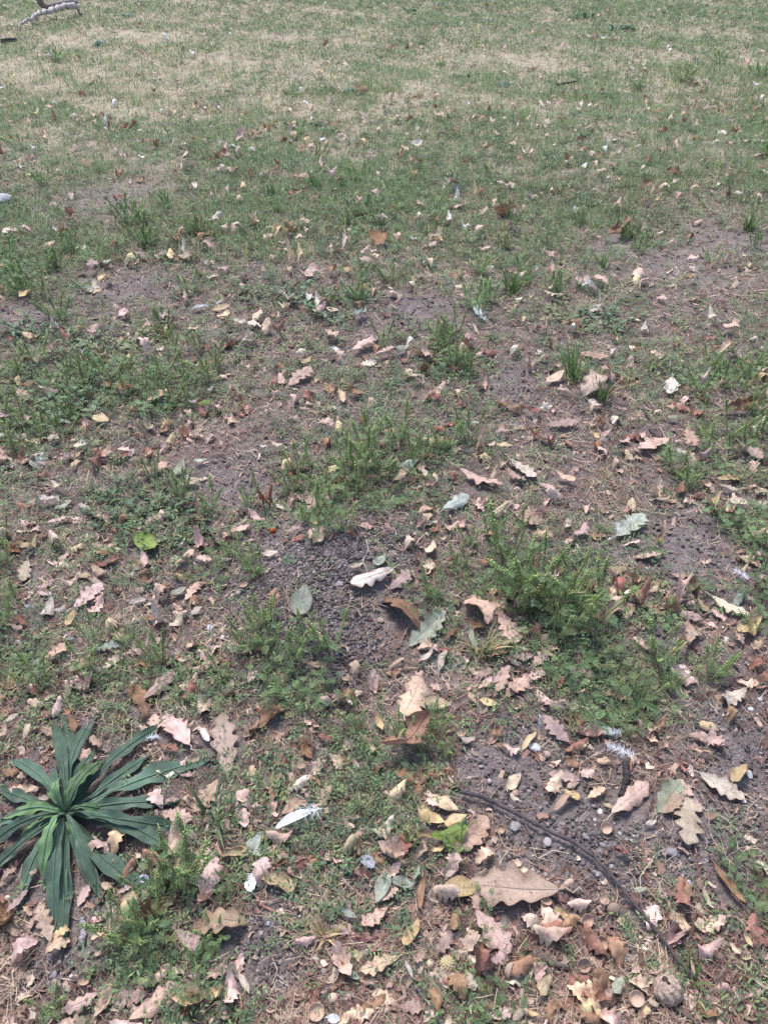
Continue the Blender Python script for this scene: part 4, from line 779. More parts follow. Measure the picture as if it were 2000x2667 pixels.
# ------------------------------------------------------------------ feathers
def feather(bu, bv, tu, tv, col, down, label, wd=.26, vane=True, downcol=(.82, .83, .86), lift=.015, bend=.0):
    r = np.random.default_rng(int(bu * 3 + tv)); A, B = G(bu, bv), G(tu, tv); d = B - A; L = d.length
    root = link('feather', None); root.matrix_world = frame_matrix((A + B) / 2, (d.x, d.y), r.uniform(-.2, .2), 0, (L, L, L), lift)
    tag(root, label, 'feather', 'fallen feathers')
    t = np.linspace(-.5, .5, 15); cx = bend * (t * t * 4 - 1); cz = .06 * (1 - 4 * t * t)
    line = np.stack([cx, t, cz], 1); tv_, tq, tt = tube(line, np.linspace(.016, .004, 15), 5); link('shaft', mesh_np('shaft', tv_, [tq, tt], None, M_feather, smooth=True), root, (.75, .74, .72))
    if vane:
        s = np.array([-1, -.6, -.25, 0, .25, .6, 1]); a = np.linspace(-.22, .5, 25); f = (a + .22) / .72
        w = wd * np.sin(math.pi * np.clip(f * .9 + .1, 0, 1) ** .9) ** .6; w = w * (1 - .12 * (r.random(25) < .2))
        x = w[:, None] * s * np.where(s < 0, .75, 1.0); y = a[:, None] + .2 * np.abs(x) - .02; z = np.interp(a, t, cz)[:, None] + .35 * np.abs(x) * (.6 + .4 * np.sin(6 * a[:, None])) - .02 * 0
        V = np.stack([x + np.interp(a, t, cx)[:, None], y + 0 * x, z], -1); idx = np.arange(25 * 7).reshape(25, 7)
        link('vane', mesh_np('vane', V, [np.stack([idx[:-1, :-1], idx[:-1, 1:], idx[1:, 1:], idx[1:, :-1]], -1).reshape(-1, 4)], None, M_feather, smooth=True), root, col)
    if down:
        N = down; t0 = r.uniform(-.48, -.1 if vane else .48, N); az = r.uniform(0, 6.28, N); el = r.uniform(-.1, 1.2, N); ln = r.uniform(.15, .36, N) * (1 if not vane else .9) * (.6 if L > .1 else 1)
        D = np.stack([np.cos(az) * np.cos(el), .5 * np.sin(az) * np.cos(el) + .3, np.sin(el)], 1); D /= np.linalg.norm(D, axis=1)[:, None]
        Pp = np.stack([np.interp(t0, t, cx), t0, np.interp(t0, t, cz)], 1); wv = np.cross(D, r.normal(0, 1, (N, 3))); wv /= np.linalg.norm(wv, axis=1)[:, None]
        hw = np.clip(.00045 / L, .004, .02)
        st_ = []
        for f in (0, .5, 1): 
            c = Pp + D * (ln * f)[:, None] + np.array([0, 0, -.08]) * f * f + r.normal(0, .012, (N, 3)) * f; st_ += [c - wv * hw * (1 - .7 * f), c + wv * hw * (1 - .7 * f)]
        V = np.stack(st_, 1); b0 = np.arange(N)[:, None] * 6
        link('down', mesh_np('down', V, [np.concatenate([b0 + [0, 1, 3, 2], b0 + [2, 3, 5, 4]])], None, M_feather), root, downcol)['kind'] = 'stuff'
    DISCS.append(((A.x + B.x) / 2, (A.y + B.y) / 2, L * .4))
def zz(ox, oy, *q): return [v / Z + (ox if i % 2 == 0 else oy) for i, v in enumerate(q)]
WH = (.78, .80, .84); GY = (.33, .34, .38)
feather(*zz(650, 1750, 455, 895, 160, 1020), (.60, .61, .67), 90, 'large white quill feather with downy end lying in grey green weeds', .11, bend=-.03, lift=.03)
feather(*zz(1300, 1750, 825, 550, 655, 480), WH, 170, 'fluffy white downy feather hanging just above the black stick', vane=False)
feather(*zz(1300, 1750, 745, 410, 585, 385), GY, 70, 'grey feather with white downy end above the black stick', .2, bend=.02)
feather(*zz(1300, 1750, 245, 285, 235, 385), (.4, .42, .46), 60, 'thin grey downy feather among leaves left of the black stick', vane=False, downcol=(.42, .45, .5))
feather(*zz(1300, 1750, 580, 195, 640, 225), WH, 50, 'tiny pale blue grey downy feather in the right weeds', vane=False, downcol=(.55, .6, .66))
feather(*zz(0, 1750, 900, 440, 1000, 430), WH, 120, 'white downy feather right of the rosette near oak leaves', vane=False)
feather(*zz(0, 2200, 1560, 200, 1560, 320), WH, 130, 'white downy feather on soil below the grass, right of the spiked weeds', .34)
feather(*zz(0, 1750, 235, 500, 275, 495), WH, 40, 'tiny white feather tuft on the rosette leaf base', vane=False)
feather(*zz(1300, 1300, 1530, 525, 1445, 465), WH, 190, 'round fluffy white feather on bare soil at the right', vane=False)
feather(*zz(1300, 1300, 725, 250, 730, 170), WH, 70, 'small white feather leaning on the pale green lobed leaf', vane=False)
feather(*zz(1300, 1300, 185, 770, 190, 725), WH, 90, 'small white feather puff caught in the tall ragweed', vane=False, lift=.06)
feather(*zz(0, 400, 1300, 955, 1180, 985), (.28, .28, .30), 60, 'dark grey feather with white tuft beside a second white feather', .2)
feather(*zz(0, 400, 1340, 950, 1375, 925), WH, 90, 'white downy feather beside the dark grey feather', vane=False)
feather(*zz(650, 400, 1455, 1050, 1400, 950), WH, 100, 'curved white feather standing on bare soil in the middle', .12, bend=.12)
feather(*zz(650, 850, 500, 150, 560, 185), WH, 40, 'small curved white feather below the pale curled leaf', .15, bend=.1)
feather(*zz(0, 850, 270, 800, 255, 870), WH, 90, 'white downy feather among leaves at the left edge', vane=False)
feather(*zz(0, 1300, 160, 685, 215, 690), WH, 60, 'small blue white feather tuft near cream leaves on the left', vane=False, downcol=(.6, .64, .74))
feather(*zz(650, 2200, 800, 185, 680, 110), (.3, .31, .36), 0, 'small dark grey feather with pale shaft above the grey green leaf', .3)
feather(*zz(0, 2200, 850, 230, 930, 235), (.5, .5, .6), 0, 'pale violet grey feather below the rosette', .35)
feather(*zz(650, 2200, 460, 1090, 560, 1100), (.5, .53, .62), 20, 'bluish white feather at the bottom beside the broken cup', .3)
feather(*zz(650, 400, 480, 1010, 545, 990), WH, 80, 'white feather on straw left of the pale curled leaf', vane=False)

# ------------------------------------------------------------------ acorn cups, acorns, walnut, gall, berry
def lathe(prof, n=16, jit=0, seed=0, rib=0, ribs=0):
    r = np.random.default_rng(seed); V = []
    for i, (rr, z) in enumerate(prof):
        for k in range(n):
            a = 6.2832 * k / n; q = rr * (1 + jit * r.normal()) * (1 + rib * math.sin(ribs * a)); V.append([q * math.cos(a), q * math.sin(a), z])
    Q = [[i * n + k, i * n + (k + 1) % n, (i + 1) * n + (k + 1) % n, (i + 1) * n + k] for i in range(len(prof) - 1) for k in range(n)]
    return np.array(V), np.array(Q)
outer = [(.02, 0), (.3, .015), (.62, .13), (.86, .34), (.98, .6), (1.0, .78)]
inner = [(.9, .8), (.85, .6), (.72, .38), (.5, .24), (.2, .19), (.01, .185)]
V, Q = lathe(outer + [(.97, .84), (.93, .85)], 18, .012, 1); me_cup = mesh_np('acorn_cup', V, [Q], None, M_cup, smooth=True)
V, Q = lathe([(.93, .85)] + inner, 18, .006, 2); me_in = mesh_np('lining', V, [Q], None, M_obj, smooth=True)
tv, tq, tt = tube([[0, 0, .02], [.03, 0, -.12], [.1, .02, -.26]], [.12, .1, .09], 6); me_cst = mesh_np('stalk', tv, [tq, tt], None, M_obj, smooth=True)
def cup(u, v, rpx, ax, label, dark=1.0):
    """ax: where the mouth points, (x right, y away, z up)"""
    p = G(u, v); r = max(.006, min(.0135, rpx * mpp(u, v) * 1.12)); o = link('acorn_cup', me_cup, None, (.28 * dark, .205 * dark, .16 * dark)); q = Vector(ax).to_track_quat('Z', 'Y')
    o.rotation_mode = 'QUATERNION'; o.rotation_quaternion = q; o.scale = (r, r, r * random.uniform(.85, 1.05)); o.location = (p.x, p.y, p.z + r * .95 + .004) ; o.location -= q @ Vector((0, 0, r * .35))
    link('lining', me_in, o, (.40 * dark, .28 * dark, .21 * dark)); link('stalk', me_cst, o, (.16, .11, .085)); tag(o, label, 'acorn cup', 'acorn cups'); DISCS.append((p.x, p.y, r)); USED.add(label)
CUPS = [(650, 1750, 1300, 400, 28, (.1, -.3, 1), None), (650, 1750, 1640, 230, 24, (.1, -.5, .9), None), (650, 1750, 1450, 1060, 24, (.9, -.5, .6), None), (650, 1750, 1550, 990, 24, (0, -.4, 1), None), (1300, 1750, 650, 990, 32, (0, -.5, 1), None), (1300, 1750, 8, 995, 26, (-.5, -.4, 1), None),
 (1300, 2200, 100, 148, 30, (.1, .5, 1), None), (1300, 2200, 282, 380, 32, (.2, .4, .9), None), (1300, 2200, 532, 492, 34, (.2, -.5, 1), None), (1300, 2200, 700, 432, 38, (0, .8, -.6), None), (1300, 2200, 535, 580, 30, (0, -.4, 1), None), (1300, 2200, 618, 634, 38, (.1, -.45, 1), None), (1300, 2200, 512, 764, 40, (0, -.8, .8), None),
 (1300, 2200, 45, 800, 44, (.9, -.4, .1), None), (1300, 2200, 833, 975, 42, (0, -.4, 1), None), (1300, 2200, 640, 372, 28, (0, .2, 1), None), (0, 2200, 537, 845, 36, (.1, -.6, 1), None), (650, 2200, 950, 865, 36, (.5, -.3, .5), None), (650, 2200, 415, 1060, 58, (.1, -.3, 1), 'large dark broken acorn cup at the bottom edge'), (650, 2200, 1590, 800, 34, (.9, -.3, .2), None),
 (0, 1300, 1505, 562, 26, (0, .1, 1), None), (650, 850, 1090, 990, 18, (.3, -.5, 1), None), (650, 850, 1060, 895, 24, (-.3, -.4, 1), None), (650, 850, 1105, 890, 20, (.4, -.4, 1), None), (1300, 850, 1270, 1000, 26, (.2, -.4, 1), None), (650, 1300, 1190, 255, 20, (0, -.5, .8), None), (0, 2200, 1400, 1060, 32, (.2, -.3, 1), None), (0, 1750, 1205, 560, 28, (.5, -.4, 1), None)]
for ox, oy, zx, zy, rz_, ax, lab in CUPS:
    u, v = ox + zx / Z, oy + zy / Z; cup(u, v, rz_ / Z, ax, lab or label_at(('open acorn cup' if ax[2] > .7 else 'tipped acorn cup'), u, v, ('the row of acorn cups',)), random.uniform(.85, 1.2))
V, Q = lathe([(.02, -1), (.5, -.92), (.85, -.6), (1, -.1), (.97, .4), (.75, .85), (.4, 1.1), (.12, 1.2), (.06, 1.32), (.01, 1.34)], 14, 0, 3); me_ac = mesh_np('acorn', V, [Q], None, M_obj, smooth=True)
V, Q = lathe([(.02, -1.04), (.45, -.97), (.66, -.8), (.64, -.76)], 14, .02, 3); me_scar = mesh_np('scar', V, [Q], None, M_cup, smooth=True)
for ox, oy, zx, zy, rr, c in [(1300, 1750, 290, 522, 26, (.36, .26, .22)), (1300, 1750, 95, 765, 28, (.3, .21, .18)), (0, 2200, 662, 752, 30, (.33, .25, .19)), (0, 2200, 200, 592, 20, (.33, .2, .13)), (650, 2200, 512, 962, 34, (.44, .34, .26)), (650, 2200, 460, 790, 24, (.22, .19, .17)), (650, 2200, 1362, 712, 24, (.36, .28, .25)),
                            (0, 1300, 1472, 592, 18, (.34, .29, .27)), (650, 850, 1050, 1003, 15, (.4, .28, .22)), (0, 1300, 1437, 605, 14, (.45, .3, .24)), (650, 1750, 1480, 685, 16, (.38, .29, .28)), (0, 1750, 935, 495, 16, (.3, .22, .17)), (650, 2200, 480, 720, 14, (.3, .2, .12)), (650, 2200, 1115, 742, 26, (.46, .38, .26))]:
    u, v = ox + zx / Z, oy + zy / Z; p = G(u, v); r = rr / Z * mpp(u, v) * .9; o = link('acorn', me_ac, None, c); o.scale = (r, r, r); o.location = (p.x, p.y, p.z + r * .75); o.rotation_euler = (random.uniform(.9, 1.7), 0, random.uniform(0, 6.28)); link('scar', me_scar, o, tuple(q * .6 for q in c)); tag(o, label_at('small smooth round acorn', u, v), 'acorn', 'acorns'); DISCS.append((p.x, p.y, r))
# walnut
n, m = 60, 30; V = []
for i in range(m + 1):
    ph = math.pi * i / m
    for k in range(n):
        a = 6.2832 * k / n; rg = .93 + .15 * abs(math.sin(5 * a + 1.2 * math.sin(3 * ph))) * math.sin(ph) + .035 * math.sin(17 * a + 5 * ph) * math.sin(ph) - .05 * math.exp(-((math.cos(a)) / .12) ** 2) * math.sin(ph) + .02 * math.sin(8 * ph + 3 * a)
        V.append([rg * math.sin(ph) * math.cos(a), rg * math.sin(ph) * math.sin(a), rg * math.cos(ph) * 1.12 + (.12 if i == 0 else 0)])
Q = [[i * n + k, i * n + (k + 1) % n, (i + 1) * n + (k + 1) % n, (i + 1) * n + k] for i in range(m) for k in range(n)]
p = G(1733, 2590); r = 80 * .5 * mpp(1733, 2590) * .88
o = link('walnut', mesh_np('walnut', V, [Q], None, M_nut, smooth=True), None, (.30, .225, .18)); o.scale = (r, r, r); o.location = (p.x, p.y, p.z + r * .75); o.rotation_euler = (-.5, -.15, .4); tag(o, 'brown ridged walnut with a dark hole lying beside the twig foot', 'walnut'); DISCS.append((p.x, p.y, r))
V, Q = lathe([(.13, 0), (.10, .03), (.05, .02), (.005, .0)], 10, .1, 5); hob = link('hole', mesh_np('hole', V, [Q], None, M_obj, smooth=True), o, (.012, .01, .01)); hob.location = (.05, -.35, 1.0); hob.rotation_euler = (.3, 0, 0)
V, Q = lathe([(.22, -.1), (.14, .06), (.05, .16), (.005, .18)], 8, .12, 6); nb = link('tip', mesh_np('tip', V, [Q], None, M_bark_o, smooth=True), o, (.12, .09, .075)); nb.location = (0, 0, 1.15)
# gall and berry
def knob(name, u, v, r, c, c2, nb, part, label, cat, seed, bump_h=.32):
    rr = np.random.default_rng(seed); p = G(u, v); B = Bag(); V, Q = lathe([(.02, -1)] + [(math.sin(a), -math.cos(a)) for a in np.linspace(.3, 2.84, 9)] + [(.02, 1)], 14, .05, seed)
    o = link(name, mesh_np(name, V, [Q], None, M_obj, smooth=True), None, c); o.scale = (r, r, r); o.location = (p.x, p.y, p.z + r * .85); o.rotation_euler = (.6, .2, seed)
    oc = np.array([[1, 0, 0], [0, 1, 0], [-1, 0, 0], [0, -1, 0], [0, 0, 2.2]], float)
    for i in range(nb):
        zc = 1 - 2 * (i + .5) / nb; a = i * 2.4; d = np.array([math.sqrt(1 - zc * zc) * math.cos(a), math.sqrt(1 - zc * zc) * math.sin(a), zc]); R = rot_to(d, (.3, .5, .8)); M3 = np.stack([R[:, 0], R[:, 2], R[:, 1]], 1) * bump_h * .5
        link(part, mesh_np(part, oc @ M3.T + d * .95, [[[0, 1, 4], [1, 2, 4], [2, 3, 4], [3, 0, 4]]], None, M_obj), o, tuple(q * rr.uniform(.8, 1.2) for q in c2))
    tag(o, label, cat); DISCS.append((p.x, p.y, r))
knob('oak_gall', 1165, 2523, 20 * mpp(1165, 2523), (.30, .26, .15), (.36, .32, .19), 110, 'spine', 'spiky yellow brown oak gall ball lying among leaves at the bottom', 'gall', 3)
knob('berry', 711, 1387, 7.5 * mpp(711, 1387), (.42, .10, .03), (.2, .06, .03), 8, 'husk', 'small bright orange berry on dry litter left of the mound', 'berry', 4, .4)

# ------------------------------------------------------------------ pebbles and clods
def ico(sub):
    import bmesh
    bm = bmesh.new(); bmesh.ops.create_icosphere(bm, subdivisions=sub, radius=1); V = np.array([v.co[:] for v in bm.verts]); F = np.array([[v.index for v in f.verts] for f in bm.faces]); bm.free(); return V, F
IV, IF = ico(3)
ROCKS = []
for i in range(6):
    r = np.random.default_rng(200 + i); V = IV.copy()
    for k in range(7):
        d = r.normal(0, 1, 3); d /= np.linalg.norm(d); h = r.uniform(.45, .85); s_ = V @ d; V -= np.outer(np.clip(s_ - h, 0, None) * .8, d)
    V *= [1, r.uniform(.7, .95), r.uniform(.55, .8)]; V += .03 * np.sin(V * 9 + i)
    ROCKS.append(mesh_np('pebble', V, [IF], None, M_obj, smooth=True))
for ox, oy, zx, zy, rr, c, w in [(1300, 1750, 220, 476, 40, (.42, .43, .46), 'rounded light grey pebble'), (1300, 1750, 1545, 640, 30, (.3, .3, .31), 'smooth grey pebble'), (1300, 1750, 1515, 806, 15, (.62, .63, .66), 'small white pebble'), (1300, 1750, 622, 866, 20, (.6, .58, .57), 'whitish pebble'), (1300, 1750, 1252, 845, 20, (.2, .19, .2), 'dark grey pebble'),
    (1300, 2200, 1172, 245, 24, (.36, .37, .39), 'smooth oval grey pebble'), (1300, 2200, 1060, 58, 36, (.19, .18, .19), 'dark soil clod'), (1300, 2200, 690, 140, 20, (.22, .21, .22), 'dark grey pebble'), (1300, 2200, 612, 190, 22, (.24, .23, .24), 'rough grey pebble'), (1300, 2200, 460, 432, 20, (.4, .41, .43), 'pale grey pebble'), (1300, 2200, 75, 602, 22, (.16, .15, .16), 'dark grey pebble'), (1300, 2200, 1522, 730, 24, (.3, .3, .33), 'bluish grey pebble'),
    (0, 1300, 1295, 800, 28, (.4, .41, .46), 'angular blue grey pebble'), (0, 1300, 1375, 860, 20, (.42, .44, .48), 'small blue grey pebble'), (0, 2200, 340, 802, 22, (.24, .23, .25), 'grey pebble'), (650, 1750, 1640, 965, 40, (.2, .185, .185), 'large dark clod'), (1300, 1750, 92, 965, 44, (.21, .2, .2), 'large angular dark stone'), (1300, 1750, 300, 1060, 34, (.28, .26, .26), 'rough grey stone'), (1300, 1750, 540, 1030, 22, (.19, .18, .19), 'dark pebble'),
    (1300, 1750, 640, 1072, 24, (.2, .19, .19), 'dark pebble'), (650, 2200, 72, 552, 18, (.3, .29, .31), 'grey pebble'), (650, 2200, 116, 492, 18, (.33, .33, .37), 'blue grey pebble'), (0, 2200, 5, 680, 34, (.33, .31, .28), 'pale stone'), (0, 2200, 205, 900, 22, (.2, .19, .2), 'dark pebble'), (1300, 1300, 910, 432, 14, (.5, .52, .55), 'small pale pebble'), (1300, 1300, 832, 402, 24, (.38, .35, .34), 'flat grey pebble'),
    (0, 850, 505, 722, 30, (.42, .42, .46), 'flat blue grey stone'), (0, 850, 815, 775, 24, (.36, .36, .38), 'grey stone'), (650, 1300, 810, 755, 26, (.24, .2, .17), 'brown stone'), (650, 2200, 1615, 600, 24, (.3, .3, .33), 'grey pebble'), (1300, 1750, 1610, 175, 30, (.4, .4, .38), 'pale stone'), (1300, 1750, 1550, 235, 20, (.45, .48, .5), 'pale blue pebble'), (0, 400, 30, 295, 60, (.34, .34, .36), 'flat grey stone slab'),
    (650, 1300, 480, 345, 30, (.15, .125, .125), 'dark soil clod'), (650, 1300, 340, 575, 30, (.12, .1, .1), 'dark soil clod'), (650, 1300, 815, 640, 34, (.12, .1, .1), 'dark soil clod'), (650, 1300, 690, 630, 22, (.11, .09, .09), 'dark soil clod'), (650, 1300, 800, 990, 30, (.13, .11, .11), 'dark soil clod'), (650, 1300, 1040, 290, 26, (.12, .1, .1), 'dark soil clod'), (650, 1300, 250, 440, 24, (.16, .135, .135), 'dark soil clod')]:
    u, v = ox + zx / Z, oy + zy / Z; p = G(u, v); r = rr / Z * mpp(u, v); nm = 'soil_clod' if 'clod' in w else 'pebble'; o = link(nm, random.choice(ROCKS), None, c); o.scale = (r, r * random.uniform(.85, 1.1), r * random.uniform(.8, 1)); o.location = (p.x, p.y, p.z + r * .3); o.rotation_euler = (0, 0, random.uniform(0, 6)); tag(o, label_at(w, u, v), 'clod' if nm == 'soil_clod' else 'stone', 'soil clods' if nm == 'soil_clod' else 'pebbles'); DISCS.append((p.x, p.y, r * .8))

# ------------------------------------------------------------------ twigs and sticks
def twig(pts, r0, r1, c, label, name='twig', cat='twig', sides=(), lift=.006, n=None):
    W3 = [G(u, v) + Vector((0, 0, lift + (q if q else 0))) for u, v, *rest in pts for q in [rest[0] if rest else 0]]
    n = n or 8 * len(pts); L = smooth_line([list(w) for w in W3], n); r = np.random.default_rng(int(pts[0][0])); L[1:-1] += r.normal(0, r0 * .10, (n - 2, 3))
    rad = np.linspace(r0, r1, n) * (1 + .12 * r.normal(0, 1, n).clip(-1, 1.5)); tv, tq, tt = tube(L, rad, 8)
    o = link(name, mesh_np(name, tv, [tq, tt], None, M_bark_o, smooth=True), None, c); tag(o, label, cat, 'twigs' if cat == 'twig' else None); USED.add(label)
    if r0 > .0024:
        for w in L[::2]: DISCS.append((w[0], w[1], .011))
    for sd_ in sides:
        W4 = [list(G(u, v) + Vector((0, 0, lift))) for u, v in sd_]; l2 = smooth_line(W4, 14); tv, tq, tt = tube(l2, np.linspace(r0 * .42, r0 * .16, 14), 6); link('side_twig', mesh_np('side_twig', tv, [tq, tt], None, M_bark_o, smooth=True), o, tuple(q * 1.6 for q in c))
    return o
def zp(ox, oy, s): return [tuple(zz(ox, oy, *[float(a) for a in q.split(',')])) for q in s.split()]
BK = (.06, .05, .053)
twig(zp(650, 1750, '1300,768 1420,795 1540,850') + zp(1300, 1750, '0,852 130,920 300,1010 450,1080') + zp(1300, 2200, '460,20 570,95 680,212 740,290 820,395 960,560 1090,742 1200,850'),   .0044, .0028, BK, 'long black twig running across the gravel with one side shoot',
     sides=[zp(1300, 1750, '140,925 155,970 190,1030 225,1070 262,1100')], lift=.017)
twig(zp(1300, 1750, '768,585 780,640 775,700 745,790'), .0075, .006, (.03, .026, .027), 'thick short black stick under the fluffy white feather', lift=.012)
twig(zp(1300, 2200, '170,692 270,718 350,750 425,772'), .006, .0045, (.07, .055, .05), 'short knobbly dark stick left of the acorn cups')
twig(zp(650, 1750, '1195,935 1260,900 1340,870'), .0065, .005, (.07, .05, .05), 'stubby dark stick lying between yellow leaves')
RS = (.16, .075, .06)
twig(zp(1300, 2200, '885,0 893,110 900,180 930,280 960,350 1060,490 1120,590 1200,700 1330,860 1400,970 1480,1095'), .0016, .0024, RS, 'long reddish stem lying right of the black twig', sides=[zp(1300, 2200, '950,340 880,365 800,390 700,400')])
twig(zp(1300, 2200, '1200,0 1222,120 1232,250 1215,420 1180,580'), .0016, .001, RS, 'thin reddish stem near the right edge of the gravel', sides=[zp(1300, 2200, '1232,265 1290,190 1360,60')])
twig(zp(1300, 2200, '1080,1015 1140,1060 1210,1107'), .004, .0035, (.09, .065, .055), 'brown twig end at the bottom edge below the walnut')
twig(zp(650, 2200, '1020,880 1070,950 1120,1010'), .0025, .002, (.25, .21, .19), 'short grey twig near the bottom centre')
twig(zp(650, 2200, '45,372 160,425 260,475 370,530'), .0015, .001, (.3, .16, .1), 'thin straight reddish brown stalk on bare soil')
twig(zp(650, 2200, '310,780 370,740 440,690'), .0015, .001, (.28, .16, .11), 'short reddish stalk below the straw tuft')
twig(zp(650, 2200, '520,550 600,575 680,600 750,595'), .0022, .0018, (.2, .05, .09), 'purple red weed stem lying among low weeds')
twig(zp(650, 2200, '440,40 460,130 465,200'), .0022, .0018, (.2, .05, .09), 'short upright purple red weed stem')
twig(zp(0, 1750, '430,345 520,375 620,400 760,425'), .0016, .001, (.16, .1, .09), 'thin brown twig crossing the upper rosette leaves', lift=.05)
twig(zp(0, 2200, '680,540 700,650 730,780 735,850'), .0022, .002, (.38, .36, .33), 'pale grey stalk below the rosette')
twig(zp(0, 2200, '510,470 520,560 500,640'), .006, .006, (.2, .18, .19), 'short thick grey stick under the rosette tips')
twig(zp(0, 1300, '850,370 960,410 1090,455'), .002, .0015, (.22, .17, .15), 'thin grey brown twig below the bushy weeds')
twig(zp(0, 1300, '960,220 1050,290 1130,330 1200,345'), .0022, .0012, (.2, .16, .14), 'thin dark twig reaching out of the bushy weeds', lift=.02)
twig(zp(0, 1300, '1190,630 1170,720 1150,800'), .002, .0016, (.1, .07, .075), 'thin dark twig between two cream leaves')
twig(zp(650, 1300, '720,265 735,320 700,390 715,430 740,500'), .002, .0016, (.3, .26, .24), 'bent grey stalk standing on the soil mound', sides=[zp(650, 1300, '733,325 760,360 765,380')])
twig(zp(650, 1300, '345,745 400,790 450,830'), .0014, .001, (.33, .29, .26), 'thin pale stalk below the green leaf on the mound')
twig(zp(650, 1300, '530,970 550,930 600,905 660,893'), .0013, .001, (.28, .2, .15), 'thin curved straw on the lower mound')
twig(zp(650, 1300, '800,1062 900,1060 1050,1050 1200,1038'), .0013, .0011, (.38, .33, .26), 'thin straight straw stalk below the mound')
twig(zp(1300, 850, '890,510 905,545 920,580'), .0045, .004, BK, 'short black twig piece above the bent dark twig')
twig(zp(1300, 850, '930,640 950,672 985,700 1020,718'), .0055, .004, BK, 'bent black twig piece among pink leaves')
twig(zp(1300, 850, '1110,872 1190,912 1260,945 1330,972'), .005, .0035, (.07, .055, .05), 'dark twig leading to a yellow tan oak leaf')
twig(zp(1300, 1300, '800,360 815,430 810,530'), .0013, .001, (.36, .29, .22), 'thin bent straw below the pale lobed leaf')
twig(zp(1300, 0, '355,535 410,525 475,515'), .011, .008, (.03, .026, .026), 'short black twig lying on the far lawn', lift=.02)
twig(zp(1300, 400, '1030,750 1070,720'), .004, .003, (.5, .42, .34), 'tiny pale straw on far bare soil')
twig(zp(0, 400, '770,720 800,660 810,620'), .004, .003, (.2, .19, .19), 'thin grey stalk in the left weeds')
twig(zp(0, 0, '15,265 60,258 100,255'), .03, .02, (.045, .038, .04), 'dark broken piece of wood at the upper left edge', lift=.02)
# fallen branch at the top left
def branch_line(pix, Y0, Y1):
    u0, u1 = pix[0][0], pix[-1][0]
    return [list(at_depth(q[0] / 6.636, q[1] / 6.636, Y0 + (Y1 - Y0) * (q[0] - u0) / (u1 - u0))) for q in pix]
Ya, Yb = G(52, 80).y, G(211, 40).y
main = smooth_line(branch_line([(352, 545), (312, 470), (335, 440), (420, 385), (480, 350), (560, 292), (640, 240), (780, 190), (1000, 130), (1180, 90), (1290, 80), (1350, 120), (1372, 180), (1405, 262)], Ya, Yb), 44, 1)
rad = np.interp(np.linspace(0, 1, 44), [0, .1, .35, .55, .8, .88, 1], [.015, .016, .023, .032, .036, .032, .015])
main[1:-1] += np.random.default_rng(9).normal(0, .009, (42, 3))
tv, tq, tt = tube(main, rad * (1 + .05 * np.random.default_rng(8).normal(0, 1, 44).clip(-1.5, 1.5)), 10)
lb = link('fallen_branch', mesh_np('fallen_branch', tv, [tq, tt], None, M_bark_o, smooth=True), None, (.36, .325, .305)); tag(lb, 'pale grey fallen branch with bent legs lying on the far lawn', 'branch')
def sub(pix, Y0, Y1, r0, r1, c):
    l = smooth_line(branch_line(pix, Y0, Y1), 24); tv, tq, tt = tube(l, np.linspace(r0, r1, 24), 9); link('side_branch', mesh_np('side_branch', tv, [tq, tt], None, M_bark_o, smooth=True), lb, c)
sub([(600, 270), (640, 300), (560, 390)], Ya + .5, Ya + .4, .026, .018, (.42, .36, .31))
sub([(540, 305), (515, 270), (490, 245)], Ya + .4, Ya + .42, .01, .006, (.16, .14, .13))
sub([(770, 195), (790, 220), (800, 240)], Ya + .6, Ya + .6, .012, .01, (.2, .18, .17))
sub([(660, -60), (690, 20), (740, 90), (800, 115), (900, 95), (1040, 55), (1180, 30), (1290, 15), (1320, 60)], Ya + .75, Yb - .05, .04, .03, (.16, .14, .13))
sub([(1295, 75), (1305, 20), (1330, -60)], Yb, Yb + .1, .03, .022, (.3, .28, .26))
sub([(1360, 200), (1395, 225), (1415, 240)], Yb, Yb - .02, .012, .009, (.12, .1, .1))

# ------------------------------------------------------------------ loose stuff (what nobody could count)
DA = np.array(DISCS)
def on_things(x, y, f=1.0):
    hit = np.zeros(len(x), bool)
    for i0 in range(0, len(x), 20000):
        xx, yy = x[i0:i0 + 20000, None], y[i0:i0 + 20000, None]
        hit[i0:i0 + 20000] = (((xx - DA[None, :, 0]) ** 2 + (yy - DA[None, :, 1]) ** 2) < (f * DA[None, :, 2]) ** 2).any(1)
    return hit
def scatter(n, y0, y1, power):
    """points on the ground from y0 to y1, density falling as distance**-power, somewhat wider than the view"""
    u = rng.random(n * 2); yy = np.linspace(y0, y1, 400); zc = yy * cp + CAM_H * sp_
    half = zc * .5 * 1.12 + .08; w = half * yy ** (-power); cdf = np.cumsum(w); cdf /= cdf[-1]
    y = np.interp(u, cdf, yy); h = (y * cp + CAM_H * sp_) * .5 * 1.12 + .08
    return (rng.random(n * 2) * 2 - 1) * h, y
def cols(base, n, a=.2, b=.06):
    base = np.asarray(base, float)
    return base * rng.uniform(1 - a, 1 + a, (n, 1)) * rng.uniform(1 - b, 1 + b, (n, 3))
def pick_cols(n, pal, wts, a=.22):
    k = rng.choice(len(pal), n, p=np.array(wts) / sum(wts)); return np.asarray(pal)[k] * rng.uniform(1 - a, 1 + a, (n, 1)) * rng.uniform(.95, 1.05, (n, 3))
